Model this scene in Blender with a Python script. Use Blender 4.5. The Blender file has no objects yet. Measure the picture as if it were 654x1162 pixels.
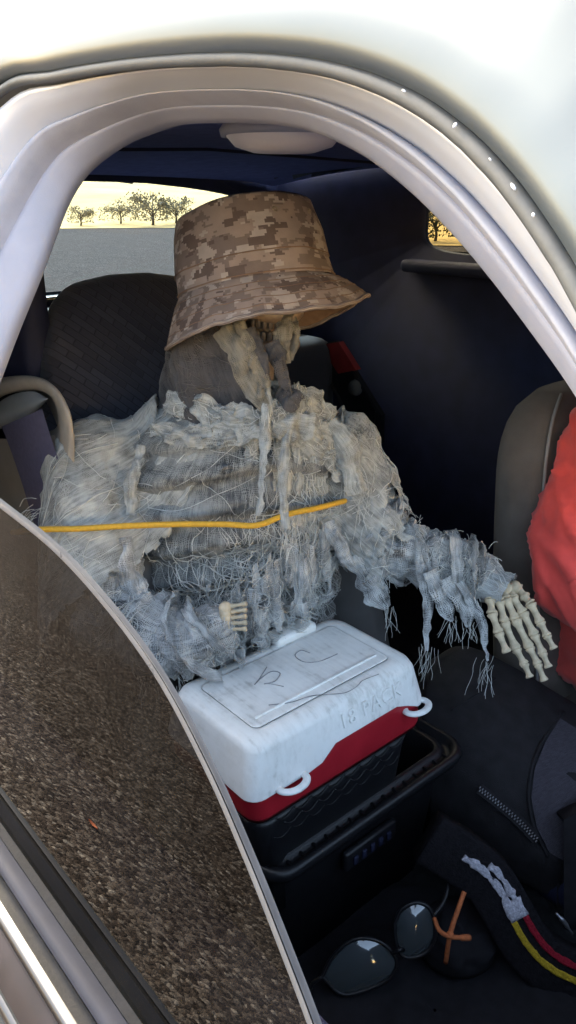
import bpy, bmesh, math, random
import numpy as np
from mathutils import Vector, Matrix, noise as mnoise

random.seed(7); rng = np.random.default_rng(7)
SC = bpy.context.scene
COL = SC.collection

# ------------------------------------------------------------------ camera, world, sun, exposure
FPX, CX, CY = 880.0, 327.0, 581.0                 # focal length and centre in photo pixels (654 x 1162)
CAM = np.array([0.0, 0.0, 1.38]); YAW = math.radians(41); PIT = math.radians(22)
cR = np.array([math.sin(YAW), math.cos(YAW), 0.0]); cFh = np.array([-math.cos(YAW), math.sin(YAW), 0.0])
cF = cFh*math.cos(PIT) + np.array([0, 0, -math.sin(PIT)]); cU = cFh*math.sin(PIT) + np.array([0, 0, math.cos(PIT)])
cam = bpy.data.cameras.new('camera'); camo = bpy.data.objects.new('camera', cam); COL.objects.link(camo)
cam.sensor_fit = 'VERTICAL'; cam.sensor_height = 36.0; cam.lens = 36.0*FPX/1162.0
cam.clip_start = 0.01; cam.clip_end = 2000
camo.matrix_world = Matrix(((cR[0], cU[0], -cF[0], CAM[0]), (cR[1], cU[1], -cF[1], CAM[1]), (cR[2], cU[2], -cF[2], CAM[2]), (0, 0, 0, 1)))
SC.camera = camo

SUN_EL, SUN_AZ = math.radians(38), math.radians(162)     # azimuth of the sun, counter-clockwise from +X
W = bpy.data.worlds.new('World'); SC.world = W; W.use_nodes = True
wn = W.node_tree.nodes; wl = W.node_tree.links; bg = wn['Background']
sky = wn.new('ShaderNodeTexSky'); sky.sky_type = 'NISHITA'; sky.sun_disc = False
sky.sun_elevation = SUN_EL; sky.sun_rotation = math.pi/2 - SUN_AZ
sky.air_density = 0.9; sky.dust_density = 6.0; sky.ozone_density = 0.6
wl.new(sky.outputs[0], bg.inputs[0]); bg.inputs[1].default_value = 0.13
sd = bpy.data.lights.new('sun', 'SUN'); so = bpy.data.objects.new('sun', sd); COL.objects.link(so)
sd.energy = 2.0; sd.angle = math.radians(4.0); sd.color = (1.0, 0.94, 0.85)
sv = Vector((math.cos(SUN_EL)*math.cos(SUN_AZ), math.cos(SUN_EL)*math.sin(SUN_AZ), math.sin(SUN_EL)))
so.rotation_euler = sv.to_track_quat('Z', 'Y').to_euler(); so.location = (-6, 3, 8)

SC.render.engine = 'CYCLES'
SC.view_settings.view_transform = 'Standard'; SC.view_settings.look = 'None'
SC.view_settings.exposure = 3.45; SC.view_settings.gamma = 1.0; SC.view_settings.use_curve_mapping = False
SC.view_settings.use_white_balance = True; SC.view_settings.white_balance_temperature = 7300; SC.view_settings.white_balance_tint = 3
SC.cycles.use_denoising = True
SC.cycles.max_bounces = 10; SC.cycles.transparent_max_bounces = 24; SC.cycles.diffuse_bounces = 5
SC.cycles.glossy_bounces = 4; SC.cycles.transmission_bounces = 6; SC.cycles.sample_clamp_indirect = 8

# ------------------------------------------------------------------ helpers
def D(px, py): return cF + (px-CX)/FPX*cR + (CY-py)/FPX*cU
def P(px, py, t): return CAM + t*D(px, py)
def PZ(px, py, z): d = D(px, py); return CAM + d*((z-CAM[2])/d[2])
def PY(px, py, y): d = D(px, py); return CAM + d*(y/d[1])
def PX(px, py, x): d = D(px, py); return CAM + d*(x/d[0])
def nrm(v): v = np.asarray(v, float); return v/(np.linalg.norm(v)+1e-12)
def lerp(a, b, f): return np.asarray(a, float)*(1-f) + np.asarray(b, float)*f
def sstep(a, b, x):
    t = np.clip((np.asarray(x, float)-a)/(b-a), 0, 1); return t*t*(3-2*t)
def nz(p, s=1.0, o=3, seed=0.0):
    v = Vector((float(p[0])*s+seed*7.13, float(p[1])*s+seed*3.7, float(p[2])*s-seed*5.1))
    return mnoise.fractal(v, 1.0, 2.0, o)
def nzv(p, s=1.0, seed=0.0):
    return np.array([nz(p, s, 2, seed), nz(p, s, 2, seed+11), nz(p, s, 2, seed+23)])

WLOC = {}
def wloc(o): return WLOC.get(o.name, np.zeros(3))
def link(o, parent, want):
    COL.objects.link(o)
    pl = wloc(parent) if parent is not None else np.zeros(3)
    if parent is not None: o.parent = parent
    o.location = tuple(np.asarray(want, float)-pl); WLOC[o.name] = np.asarray(want, float)
    return o
def tag(o, label, cat, group=None, kind=None):
    if label: o['label'] = label
    if cat: o['category'] = cat
    if group: o['group'] = group
    if kind: o['kind'] = kind
    return o
def thing(name, loc, label, cat, group=None):
    o = bpy.data.objects.new(name, None); o.empty_display_size = 0.1
    link(o, None, loc); return tag(o, label, cat, group)
def mk(name, verts, faces, mat, parent=None, smooth=True, uv=None, origin=None, kind=None, label=None):
    verts = np.asarray(verts, float).reshape(-1, 3)
    if origin is None:
        origin = np.array([verts[:, 0].mean(), verts[:, 1].mean(), verts[:, 2].min()])
    me = bpy.data.meshes.new(name)
    me.from_pydata((verts-origin).tolist(), [], [list(map(int, f)) for f in faces])
    if uv is not None:
        uvl = me.uv_layers.new(name='UVMap'); uv = np.asarray(uv, float)
        li = np.zeros(len(me.loops), int); me.loops.foreach_get('vertex_index', li)
        uvl.data.foreach_set('uv', uv[li].ravel())
    if smooth: me.polygons.foreach_set('use_smooth', [True]*len(me.polygons))
    me.materials.append(mat)
    me.update()
    o = bpy.data.objects.new(name, me)
    link(o, parent, origin)
    if kind: o['kind'] = kind
    if label: o['label'] = label
    return o
def merge(parts):
    V = []; Fa = []; n = 0
    for v, f in parts:
        v = np.asarray(v, float).reshape(-1, 3); V.append(v); Fa += [[i+n for i in q] for q in f]; n += len(v)
    return np.concatenate(V), Fa
def grid(rows, closed=False, flip=False, cap=False):
    rows = np.asarray(rows, float); n, m = rows.shape[:2]; f = []
    for i in range(n-1):
        for j in range(m if closed else m-1):
            k = (j+1) % m; q = [i*m+j, i*m+k, (i+1)*m+k, (i+1)*m+j]
            f.append(q[::-1] if flip else q)
    if cap:
        a = list(range(m)); b = [(n-1)*m+j for j in range(m)]
        f.append(a if flip else a[::-1]); f.append(b[::-1] if flip else b)
    return rows.reshape(-1, 3), f
def catmull(pts, n):
    pts = np.asarray(pts, float); k = len(pts)
    if k == 2: return np.array([lerp(pts[0], pts[1], u) for u in np.linspace(0, 1, n)])
    e = np.vstack([2*pts[0]-pts[1], pts, 2*pts[-1]-pts[-2]]); out = []
    for u in np.linspace(0, k-1-1e-9, n):
        i = int(u); f = u-i; p0, p1, p2, p3 = e[i:i+4]
        out.append(.5*((2*p1)+(-p0+p2)*f+(2*p0-5*p1+4*p2-p3)*f*f+(-p0+3*p1-3*p2+p3)*f**3))
    return np.array(out)
def frames(path, up=None):
    path = np.asarray(path, float); T = np.gradient(path, axis=0); T /= (np.linalg.norm(T, axis=1, keepdims=True)+1e-12)
    n0 = np.array([0, 0, 1.0]) if up is None else nrm(up)
    if abs(np.dot(n0, T[0])) > .95: n0 = np.array([1.0, 0, 0])
    N = []; n = nrm(n0-np.dot(n0, T[0])*T[0])
    for t in T:
        n = nrm(n-np.dot(n, t)*t); N.append(n)
    N = np.array(N); return T, N, np.cross(T, N)
def tube(path, r, n=8, cap=True, up=None):
    path = np.asarray(path, float); T, N, B = frames(path, up); r = np.broadcast_to(np.asarray(r, float), (len(path),))
    a = np.linspace(0, 2*math.pi, n, endpoint=False)
    rows = path[:, None, :]+r[:, None, None]*(np.cos(a)[None, :, None]*N[:, None, :]+np.sin(a)[None, :, None]*B[:, None, :])
    return grid(rows, True, False, cap)
def rbox(c, size, bev=.005, seg=2, ax=None):
    bm = bmesh.new(); bmesh.ops.create_cube(bm, size=1.0)
    for v in bm.verts: v.co = Vector((v.co.x*size[0], v.co.y*size[1], v.co.z*size[2]))
    if bev > 0: bmesh.ops.bevel(bm, geom=list(bm.edges), offset=bev, segments=seg, profile=.5, affect='EDGES')
    vs = np.array([v.co[:] for v in bm.verts]); bm.verts.index_update()
    fs = [[v.index for v in f.verts] for f in bm.faces]; bm.free()
    if ax is not None: vs = vs @ np.asarray(ax, float)
    return vs+np.asarray(c, float), fs
def lathe(prof, n=24, c=(0, 0, 0), ax=None):
    a = np.linspace(0, 2*math.pi, n, endpoint=False)
    rows = np.array([[[r*math.cos(t), r*math.sin(t), z] for t in a] for r, z in prof])
    v, f = grid(rows, True, True, True)
    if ax is not None: v = v @ np.asarray(ax, float)
    return v+np.asarray(c, float), f
def sphere(c, r, n=12, m=8, ax=None, sc=(1, 1, 1)):
    prof = [(math.sin(math.pi*i/m)*1.0+1e-5, -math.cos(math.pi*i/m)) for i in range(m+1)]
    v, f = lathe(prof, n); v = v*np.asarray(sc)*r
    if ax is not None: v = v @ np.asarray(ax, float)
    return v+np.asarray(c, float), f
def gnormals(rows):
    du = np.gradient(rows, axis=0); dv = np.gradient(rows, axis=1); n = np.cross(du, dv)
    return n/(np.linalg.norm(n, axis=2, keepdims=True)+1e-12)
def guv(rows):
    rows = np.asarray(rows); n, m = rows.shape[:2]
    u = np.zeros((n, m)); v = np.zeros((n, m))
    u[1:] = np.cumsum(np.linalg.norm(np.diff(rows, axis=0), axis=2), axis=0)
    v[:, 1:] = np.cumsum(np.linalg.norm(np.diff(rows, axis=1), axis=2), axis=1)
    u = np.repeat(u.mean(1, keepdims=True), m, 1); v = np.repeat(v.mean(0, keepdims=True), n, 0)
    return np.stack([u, v], 2).reshape(-1, 2)

# ------------------------------------------------------------------ materials
def newmat(name):
    m = bpy.data.materials.new(name); m.use_nodes = True
    return m, m.node_tree.nodes, m.node_tree.links, m.node_tree.nodes['Principled BSDF']
def mat(name, col, rough=.5, metal=0., var=.15, vs=30., bump=0., bs=200., spec=.5, sheen=0., coat=0., det=4, bdist=.002):
    m, n, l, b = newmat(name)
    tc = n.new('ShaderNodeTexCoord'); t = n.new('ShaderNodeTexNoise'); t.inputs['Scale'].default_value = vs; t.inputs['Detail'].default_value = det
    l.new(tc.outputs['Object'], t.inputs['Vector'])
    r = n.new('ShaderNodeValToRGB'); c = np.array(col)
    r.color_ramp.elements[0].position = .3; r.color_ramp.elements[1].position = .7
    r.color_ramp.elements[0].color = (*(np.clip(c*(1-var), 0, 1)), 1); r.color_ramp.elements[1].color = (*(np.clip(c*(1+var), 0, 1)), 1)
    l.new(t.outputs[0], r.inputs[0]); l.new(r.outputs[0], b.inputs['Base Color'])
    b.inputs['Roughness'].default_value = rough; b.inputs['Metallic'].default_value = metal
    b.inputs['Specular IOR Level'].default_value = spec; b.inputs['Coat Weight'].default_value = coat
    if sheen: b.inputs['Sheen Weight'].default_value = sheen
    mr = n.new('ShaderNodeMapRange'); mr.inputs[3].default_value = max(.02, rough-.08); mr.inputs[4].default_value = min(1, rough+.1)
    l.new(t.outputs[0], mr.inputs[0]); l.new(mr.outputs[0], b.inputs['Roughness'])
    if bump:
        t2 = n.new('ShaderNodeTexNoise'); t2.inputs['Scale'].default_value = bs; t2.inputs['Detail'].default_value = 3
        l.new(tc.outputs['Object'], t2.inputs['Vector'])
        bp = n.new('ShaderNodeBump'); bp.inputs['Strength'].default_value = bump; bp.inputs['Distance'].default_value = bdist
        l.new(t2.outputs[0], bp.inputs['Height']); l.new(bp.outputs[0], b.inputs['Normal'])
    return m
def math_node(n, l, op, a, b=None):
    k = n.new('ShaderNodeMath'); k.operation = op
    for i, x in enumerate((a, b)):
        if x is None: continue
        if hasattr(x, 'is_linked'): l.new(x, k.inputs[i])
        else: k.inputs[i].default_value = x
    return k.outputs[0]
def gauze(name, c0, c1, cover=.75, spacing=.003, stain=(.16, .14, .10)):
    """loosely woven cheesecloth: open weave by alpha, thin and thick patches"""
    m, n, l, b = newmat(name)
    uv = n.new('ShaderNodeUVMap'); tc = n.new('ShaderNodeTexCoord')
    w = n.new('ShaderNodeTexNoise'); w.inputs['Scale'].default_value = 45; w.inputs['Detail'].default_value = 3
    l.new(tc.outputs['Object'], w.inputs['Vector'])
    mix = n.new('ShaderNodeVectorMath'); mix.operation = 'MULTIPLY_ADD'
    mix.inputs[1].default_value = (.012, .012, 0); l.new(w.outputs['Color'], mix.inputs[0]); l.new(uv.outputs[0], mix.inputs[2])
    sep = n.new('ShaderNodeSeparateXYZ'); l.new(mix.outputs[0], sep.inputs[0])
    def thr(ch):
        s = math_node(n, l, 'SINE', math_node(n, l, 'MULTIPLY', sep.outputs[ch], 2*math.pi/spacing))
        return math_node(n, l, 'MULTIPLY_ADD', s, .5)
    def thread(ch):
        s = math_node(n, l, 'SINE', math_node(n, l, 'MULTIPLY', sep.outputs[ch], 2*math.pi/spacing))
        return math_node(n, l, 'ADD', math_node(n, l, 'MULTIPLY', s, .5), .5)
    tu, tv = thread(0), thread(1)
    wv = math_node(n, l, 'MAXIMUM', tu, tv)
    d = n.new('ShaderNodeTexNoise'); d.inputs['Scale'].default_value = 28; d.inputs['Detail'].default_value = 5; d.inputs['Roughness'].default_value = .65
    l.new(tc.outputs['Object'], d.inputs['Vector'])
    st = n.new('ShaderNodeTexNoise'); st.inputs['Scale'].default_value = 1.0; st.inputs['Detail'].default_value = 2
    mp = n.new('ShaderNodeMapping'); mp.inputs['Scale'].default_value = (30, 260, 1); l.new(uv.outputs[0], mp.inputs[0]); l.new(mp.outputs[0], st.inputs['Vector'])
    lo = n.new('ShaderNodeTexNoise'); lo.inputs['Scale'].default_value = 10; lo.inputs['Detail'].default_value = 3; l.new(tc.outputs['Object'], lo.inputs['Vector'])
    a = math_node(n, l, 'ADD', math_node(n, l, 'MULTIPLY', wv, .36), math_node(n, l, 'MULTIPLY', d.outputs[0], .9))
    a = math_node(n, l, 'ADD', a, math_node(n, l, 'MULTIPLY', st.outputs[0], .35))
    a = math_node(n, l, 'ADD', a, math_node(n, l, 'MULTIPLY', math_node(n, l, 'SUBTRACT', lo.outputs[0], .26), .6))
    mr = n.new('ShaderNodeMapRange'); mr.inputs[1].default_value = 1.22-cover*.62; mr.inputs[2].default_value = 1.52-cover*.62
    l.new(a, mr.inputs[0]); l.new(mr.outputs[0], b.inputs['Alpha'])
    r = n.new('ShaderNodeValToRGB'); r.color_ramp.elements[0].position = .30; r.color_ramp.elements[1].position = .68
    r.color_ramp.elements[0].color = (*c0, 1); r.color_ramp.elements[1].color = (*c1, 1)
    f = math_node(n, l, 'ADD', math_node(n, l, 'MULTIPLY', d.outputs[0], .6), math_node(n, l, 'MULTIPLY', st.outputs[0], .4))
    l.new(f, r.inputs[0])
    big = n.new('ShaderNodeTexNoise'); big.inputs['Scale'].default_value = 7; big.inputs['Detail'].default_value = 2
    l.new(tc.outputs['Object'], big.inputs['Vector'])
    mrb = n.new('ShaderNodeMapRange'); mrb.inputs[1].default_value = .5; mrb.inputs[2].default_value = .72; mrb.inputs[4].default_value = .45
    l.new(big.outputs[0], mrb.inputs[0])
    mc = n.new('ShaderNodeMix'); mc.data_type = 'RGBA'; l.new(mrb.outputs[0], mc.inputs[0]); l.new(r.outputs[0], mc.inputs[6]); mc.inputs[7].default_value = (*stain, 1)
    l.new(mc.outputs[2], b.inputs['Base Color'])
    b.inputs['Roughness'].default_value = .95; b.inputs['Specular IOR Level'].default_value = .15; b.inputs['Sheen Weight'].default_value = .15
    bp = n.new('ShaderNodeBump'); bp.inputs['Strength'].default_value = .5; bp.inputs['Distance'].default_value = .0012
    l.new(a, bp.inputs['Height']); l.new(bp.outputs[0], b.inputs['Normal'])
    return m
def camo_mat():
    m, n, l, b = newmat('desert_digital_camo')
    uv = n.new('ShaderNodeUVMap')
    def snapped(s, seed, sc, det=2):
        q = n.new('ShaderNodeVectorMath'); q.operation = 'SNAP'; q.inputs[1].default_value = (s, s, s); l.new(uv.outputs[0], q.inputs[0])
        a = n.new('ShaderNodeVectorMath'); a.operation = 'ADD'; a.inputs[1].default_value = (seed, seed*.7, 0); l.new(q.outputs[0], a.inputs[0])
        t = n.new('ShaderNodeTexNoise'); t.inputs['Scale'].default_value = sc; t.inputs['Detail'].default_value = det; t.inputs['Roughness'].default_value = .6
        mp = n.new('ShaderNodeMapping'); mp.inputs['Scale'].default_value = (1.25, .8, 1); l.new(a.outputs[0], mp.inputs[0]); l.new(mp.outputs[0], t.inputs['Vector'])
        return t.outputs[0]
    base = (.31, .25, .225, 1); tan = (.41, .36, .335, 1); brn = (.13, .098, .09, 1); mid = (.20, .157, .143, 1)
    cur = None
    def over(prev, colr, fac, lo):
        g = math_node(n, l, 'GREATER_THAN', fac, lo)
        mx = n.new('ShaderNodeMix'); mx.data_type = 'RGBA'; l.new(g, mx.inputs[0])
        if prev is None: mx.inputs[6].default_value = base
        else: l.new(prev, mx.inputs[6])
        mx.inputs[7].default_value = colr; return mx.outputs[2]
    cur = over(None, mid, snapped(.0026, 3.1, 34), .51)
    cur = over(cur, tan, snapped(.0026, 9.4, 32), .57)
    cur = over(cur, brn, snapped(.0026, 5.7, 38), .585)
    f = n.new('ShaderNodeTexNoise'); f.inputs['Scale'].default_value = 60; f.inputs['Detail'].default_value = 4; l.new(uv.outputs[0], f.inputs['Vector'])
    hm = n.new('ShaderNodeMix'); hm.data_type = 'RGBA'; hm.blend_type = 'MULTIPLY'; hm.inputs[0].default_value = .35
    l.new(cur, hm.inputs[6]); l.new(f.outputs[0], hm.inputs[7]); l.new(hm.outputs[2], b.inputs['Base Color'])
    b.inputs['Roughness'].default_value = .9; b.inputs['Specular IOR Level'].default_value = .2
    wv = n.new('ShaderNodeTexNoise'); wv.inputs['Scale'].default_value = 700; l.new(uv.outputs[0], wv.inputs['Vector'])
    bp = n.new('ShaderNodeBump'); bp.inputs['Strength'].default_value = .25; bp.inputs['Distance'].default_value = .001
    l.new(wv.outputs[0], bp.inputs['Height']); l.new(bp.outputs[0], b.inputs['Normal'])
    return m
def glass_mat(name, tint, refl_rough=.0, boost=1.0, ior=1.5, dust=0):
    m, n, l, b = newmat(name); n.remove(b)
    tr = n.new('ShaderNodeBsdfTransparent'); tr.inputs[0].default_value = (*tint, 1)
    gl = n.new('ShaderNodeBsdfGlossy'); gl.inputs['Roughness'].default_value = refl_rough; gl.inputs[0].default_value = (1, 1, 1, 1)
    fr = n.new('ShaderNodeFresnel'); fr.inputs[0].default_value = ior
    k = math_node(n, l, 'MULTIPLY', fr.outputs[0], boost); k2 = math_node(n, l, 'MINIMUM', k, 1.0)
    mx = n.new('ShaderNodeMixShader'); l.new(k2, mx.inputs[0]); l.new(tr.outputs[0], mx.inputs[1]); l.new(gl.outputs[0], mx.inputs[2])
    if dust:
        df = n.new('ShaderNodeBsdfDiffuse'); df.inputs[0].default_value = (.5, .48, .46, 1); tc = n.new('ShaderNodeTexCoord')
        t = n.new('ShaderNodeTexNoise'); t.inputs['Scale'].default_value = 9; t.inputs['Detail'].default_value = 8; t.inputs['Roughness'].default_value = .7
        mp = n.new('ShaderNodeMapping'); mp.inputs['Scale'].default_value = (1, 1, .35); l.new(tc.outputs['Object'], mp.inputs[0]); l.new(mp.outputs[0], t.inputs['Vector'])
        mr = n.new('ShaderNodeMapRange'); mr.inputs[1].default_value = .45; mr.inputs[2].default_value = .8; mr.inputs[4].default_value = dust; l.new(t.outputs[0], mr.inputs[0])
        m2 = n.new('ShaderNodeMixShader'); l.new(mr.outputs[0], m2.inputs[0]); l.new(mx.outputs[0], m2.inputs[1]); l.new(df.outputs[0], m2.inputs[2]); mx = m2
    l.new(mx.outputs[0], n['Material Output'].inputs[0]); return m
def asphalt_mat():
    m, n, l, b = newmat('coarse_asphalt')
    tc = n.new('ShaderNodeTexCoord')
    def vor(sc):
        v = n.new('ShaderNodeTexVoronoi'); v.inputs['Scale'].default_value = sc; v.inputs['Randomness'].default_value = 1
        l.new(tc.outputs['Object'], v.inputs['Vector']); return v
    v1, v2 = vor(58), vor(150)
    sp = n.new('ShaderNodeSeparateColor'); l.new(v1.outputs['Color'], sp.inputs[0])
    r = n.new('ShaderNodeValToRGB'); e = r.color_ramp.elements
    e[0].position = 0; e[0].color = (.026, .022, .021, 1); e[1].position = 1; e[1].color = (.26, .24, .23, 1)
    for p, c in ((.35, (.047, .038, .035)), (.6, (.072, .060, .055)), (.8, (.11, .095, .088)), (.94, (.14, .125, .118))):
        k = e.new(p); k.color = (*c, 1)
    l.new(sp.outputs[0], r.inputs[0])
    sp2 = n.new('ShaderNodeSeparateColor'); l.new(v2.outputs['Color'], sp2.inputs[0])
    r2 = n.new('ShaderNodeValToRGB'); r2.color_ramp.elements[0].color = (.5, .5, .5, 1); r2.color_ramp.elements[1].color = (1.3, 1.27, 1.25, 1)
    l.new(sp2.outputs[1], r2.inputs[0])
    mu = n.new('ShaderNodeMix'); mu.data_type = 'RGBA'; mu.blend_type = 'MULTIPLY'; mu.inputs[0].default_value = .8
    l.new(r.outputs[0], mu.inputs[6]); l.new(r2.outputs[0], mu.inputs[7])
    big = n.new('ShaderNodeTexNoise'); big.inputs['Scale'].default_value = 2.2; big.inputs['Detail'].default_value = 5; l.new(tc.outputs['Object'], big.inputs['Vector'])
    mr = n.new('ShaderNodeMapRange'); mr.inputs[3].default_value = .65; mr.inputs[4].default_value = 1.35; l.new(big.outputs[0], mr.inputs[0])
    mu2 = n.new('ShaderNodeMix'); mu2.data_type = 'RGBA'; mu2.blend_type = 'MULTIPLY'; mu2.inputs[0].default_value = 1
    l.new(mu.outputs[2], mu2.inputs[6]); l.new(mr.outputs[0], mu2.inputs[7]); l.new(mu2.outputs[2], b.inputs['Base Color'])
    h = math_node(n, l, 'ADD', v1.outputs['Distance'], math_node(n, l, 'MULTIPLY', v2.outputs['Distance'], .5))
    bp = n.new('ShaderNodeBump'); bp.inputs['Strength'].default_value = 1; bp.inputs['Distance'].default_value = .006; bp.invert = True
    l.new(h, bp.inputs['Height']); l.new(bp.outputs[0], b.inputs['Normal'])
    b.inputs['Roughness'].default_value = 1.0; b.inputs['Specular IOR Level'].default_value = .03
    return m
def woven_mat(name, c0, c1, sc=55.):
    m, n, l, b = newmat(name)
    tc = n.new('ShaderNodeTexCoord'); mp = n.new('ShaderNodeMapping'); mp.inputs['Rotation'].default_value = (0, 0, .75)
    uv = n.new('ShaderNodeUVMap'); l.new(uv.outputs[0], mp.inputs[0])
    br = n.new('ShaderNodeTexBrick'); br.inputs['Scale'].default_value = sc; br.inputs['Color1'].default_value = (*c0, 1); br.inputs['Color2'].default_value = (*c1, 1)
    br.inputs['Mortar'].default_value = (c0[0]*.6, c0[1]*.6, c0[2]*.6, 1); br.inputs['Mortar Size'].default_value = .03; br.inputs['Brick Width'].default_value = 1.0; br.inputs['Row Height'].default_value = .3
    br.inputs['Mortar Smooth'].default_value = .5
    l.new(mp.outputs[0], br.inputs['Vector']); l.new(br.outputs[0], b.inputs['Base Color'])
    bp = n.new('ShaderNodeBump'); bp.inputs['Strength'].default_value = .6; bp.inputs['Distance'].default_value = .002; bp.invert = True
    l.new(br.outputs['Fac'], bp.inputs['Height']); l.new(bp.outputs[0], b.inputs['Normal'])
    b.inputs['Roughness'].default_value = .9; b.inputs['Sheen Weight'].default_value = .1
    return m

M = {}
M['silver'] = mat('silver_car_paint', (.082, .102, .12), .36, .5, .03, 6, 0, coat=.0)
M['jamb'] = mat('jamb_paint', (.45, .48, .555), .35, .1, .04, 10)
M['seal'] = mat('weathered_rubber_seal', (.055, .062, .07), .6, 0, .12, 60, .08, 300)
M['trim_light'] = mat('pale_pillar_trim', (.25, .265, .34), .6, 0, .07, 25, .15, 900)
M['rubber_pale'] = mat('pale_weatherstrip', (.28, .295, .365), .55, 0, .08, 40, .1, 500)
M['rubber'] = mat('black_rubber', (.014, .014, .016), .7, 0, .3, 50, .2, 400, spec=.15)
M['chrome'] = mat('satin_bright_strip', (.085, .085, .09), .30, .9, .05, 30)
M['strip_blue'] = mat('grey_belt_strip', (.030, .032, .044), .65, 0, .15, 30, spec=.15)
M['door_reflection'] = mat('mauve_door_reflection', (.020, .016, .019), .5, 0, .3, 30, spec=.2)  # dark reflection in the door paint, put into a strip's colour
M['headliner'] = mat('flare_blue_headliner', (.14, .175, .40), .95, 0, .12, 40, .3, 900, spec=.1)  # blue of the lens flare is put into the headliner colour
M['dark_trim'] = mat('dark_interior_trim', (.014, .017, .044), .7, 0, .25, 20, .2, 700, spec=.3)
M['shelf'] = mat('grey_shelf_trim', (.07, .08, .10), .7, 0, .2, 20, .2, 600)
M['tan_trim'] = mat('taupe_pillar_trim', (.20, .175, .155), .6, 0, .1, 30, .25, 900)
M['tan_lip'] = mat('taupe_bezel', (.30, .265, .23), .5, 0, .12, 40, .2, 900)
M['guide'] = mat('grey_belt_guide', (.20, .22, .24), .45, 0, .1, 40, .1, 600)
M['belt'] = mat('navy_belt_webbing', (.075, .070, .125), .85, 0, .15, 120, .4, 1400)
M['seat_dark'] = woven_mat('dark_woven_seat_cloth', (.020, .021, .034), (.034, .035, .052), 28)
M['seat_grey'] = mat('grey_seat_cloth', (.085, .082, .082), .92, 0, .12, 25, .3, 900, spec=.2)
M['seat_taupe'] = mat('taupe_seat_cloth', (.125, .105, .092), .92, 0, .12, 25, .3, 900, spec=.2)
M['piping'] = mat('pale_seat_piping', (.24, .23, .22), .8, 0, .1, 60)
M['carpet'] = mat('black_carpet', (.012, .012, .013), 1, 0, .4, 120, .8, 500, spec=.1)
M['black_plastic'] = mat('black_plastic', (.010, .010, .012), .38, 0, .2, 40, .15, 500, spec=.35)
M['black_cloth'] = mat('black_nylon_cloth', (.0105, .0100, .0125), .85, 0, .3, 60, .5, 1200, spec=.2)
M['bag_cloth'] = mat('bag_nylon', (.016, .0145, .0165), .8, 0, .3, 50, .5, 900, spec=.25)
M['black_mesh'] = woven_mat('dark_mesh_cloth', (.034, .029, .038), (.050, .043, .056), 150)
M['red_panel'] = mat('red_reflector', (.16, .014, .016), .4, 0, .2, 30)
M['white_lid'] = mat('worn_white_plastic', (.80, .80, .79), .42, 0, .05, 14, .12, 300, spec=.4)
M['lid_scuff'] = mat('scuffed_white_plastic', (.74, .74, .73), .55, 0, .10, 22, .2, 260, spec=.35)
def scuffed(name, col, dirt, rough):
    m, n, l, b = newmat(name); tc = n.new('ShaderNodeTexCoord')
    t = n.new('ShaderNodeTexNoise'); t.inputs['Scale'].default_value = 16; t.inputs['Detail'].default_value = 9; t.inputs['Roughness'].default_value = .72; l.new(tc.outputs['Object'], t.inputs['Vector'])
    mp = n.new('ShaderNodeMapping'); mp.inputs['Scale'].default_value = (14, 160, 60); mp.inputs['Rotation'].default_value = (0, 0, .5); l.new(tc.outputs['Object'], mp.inputs[0])
    t2 = n.new('ShaderNodeTexNoise'); t2.inputs['Scale'].default_value = 1; t2.inputs['Detail'].default_value = 3; l.new(mp.outputs[0], t2.inputs['Vector'])
    f = math_node(n, l, 'ADD', math_node(n, l, 'MULTIPLY', t.outputs[0], .7), math_node(n, l, 'MULTIPLY', t2.outputs[0], .3))
    r = n.new('ShaderNodeValToRGB'); e = r.color_ramp.elements; e[0].position = .34; e[0].color = (*dirt, 1); e[1].position = .56; e[1].color = (*col, 1)
    k = e.new(.46); k.color = (*lerp(dirt, col, .78), 1)
    l.new(f, r.inputs[0]); l.new(r.outputs[0], b.inputs['Base Color']); b.inputs['Roughness'].default_value = rough; b.inputs['Specular IOR Level'].default_value = .4
    bp = n.new('ShaderNodeBump'); bp.inputs['Strength'].default_value = .25; bp.inputs['Distance'].default_value = .0015; l.new(t.outputs[0], bp.inputs['Height']); l.new(bp.outputs[0], b.inputs['Normal'])
    return m
M['white_lid'] = scuffed('worn_white_lid', (.80, .80, .785), (.50, .49, .46), .42); M['lid_scuff'] = scuffed('scuffed_lid_panel', (.76, .76, .745), (.42, .41, .39), .55)
M['red_plastic'] = mat('red_plastic', (.34, .012, .022), .35, 0, .1, 20, .08, 300)
M['marker'] = mat('faded_black_marker', (.22, .22, .23), .7, 0, .5, 90)
M['emboss'] = mat('embossed_lettering', (.58, .58, .59), .5, 0, .05, 40)
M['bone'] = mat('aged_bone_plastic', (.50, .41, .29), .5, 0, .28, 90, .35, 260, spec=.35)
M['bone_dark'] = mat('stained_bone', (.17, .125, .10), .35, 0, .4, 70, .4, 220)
M['tooth'] = mat('brown_stained_tooth', (.105, .082, .068), .35, 0, .35, 160)
M['core'] = mat('dark_rib_plastic', (.05, .053, .062), .28, .2, .5, 18, .4, 120)
M['gauze'] = gauze('grey_gauze', (.12, .125, .125), (.47, .485, .475), 1.0, .0023, (.20, .195, .175))
M['gauze_thin'] = gauze('thin_grey_gauze', (.085, .09, .095), (.32, .33, .325), .74, .0024, (.15, .155, .17))
M['gauze_arm'] = gauze('arm_gauze', (.13, .135, .145), (.54, .55, .55), .80, .0024, (.22, .23, .24))
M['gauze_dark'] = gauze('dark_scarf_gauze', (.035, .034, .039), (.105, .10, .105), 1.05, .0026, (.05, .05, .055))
M['gauze_beige'] = gauze('beige_gauze', (.10, .094, .082), (.25, .235, .205), 1.0, .0022, (.11, .10, .09))
M['thread'] = mat('pale_loose_thread', (.50, .51, .50), .95, 0, .3, 60, spec=.1)
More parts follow.
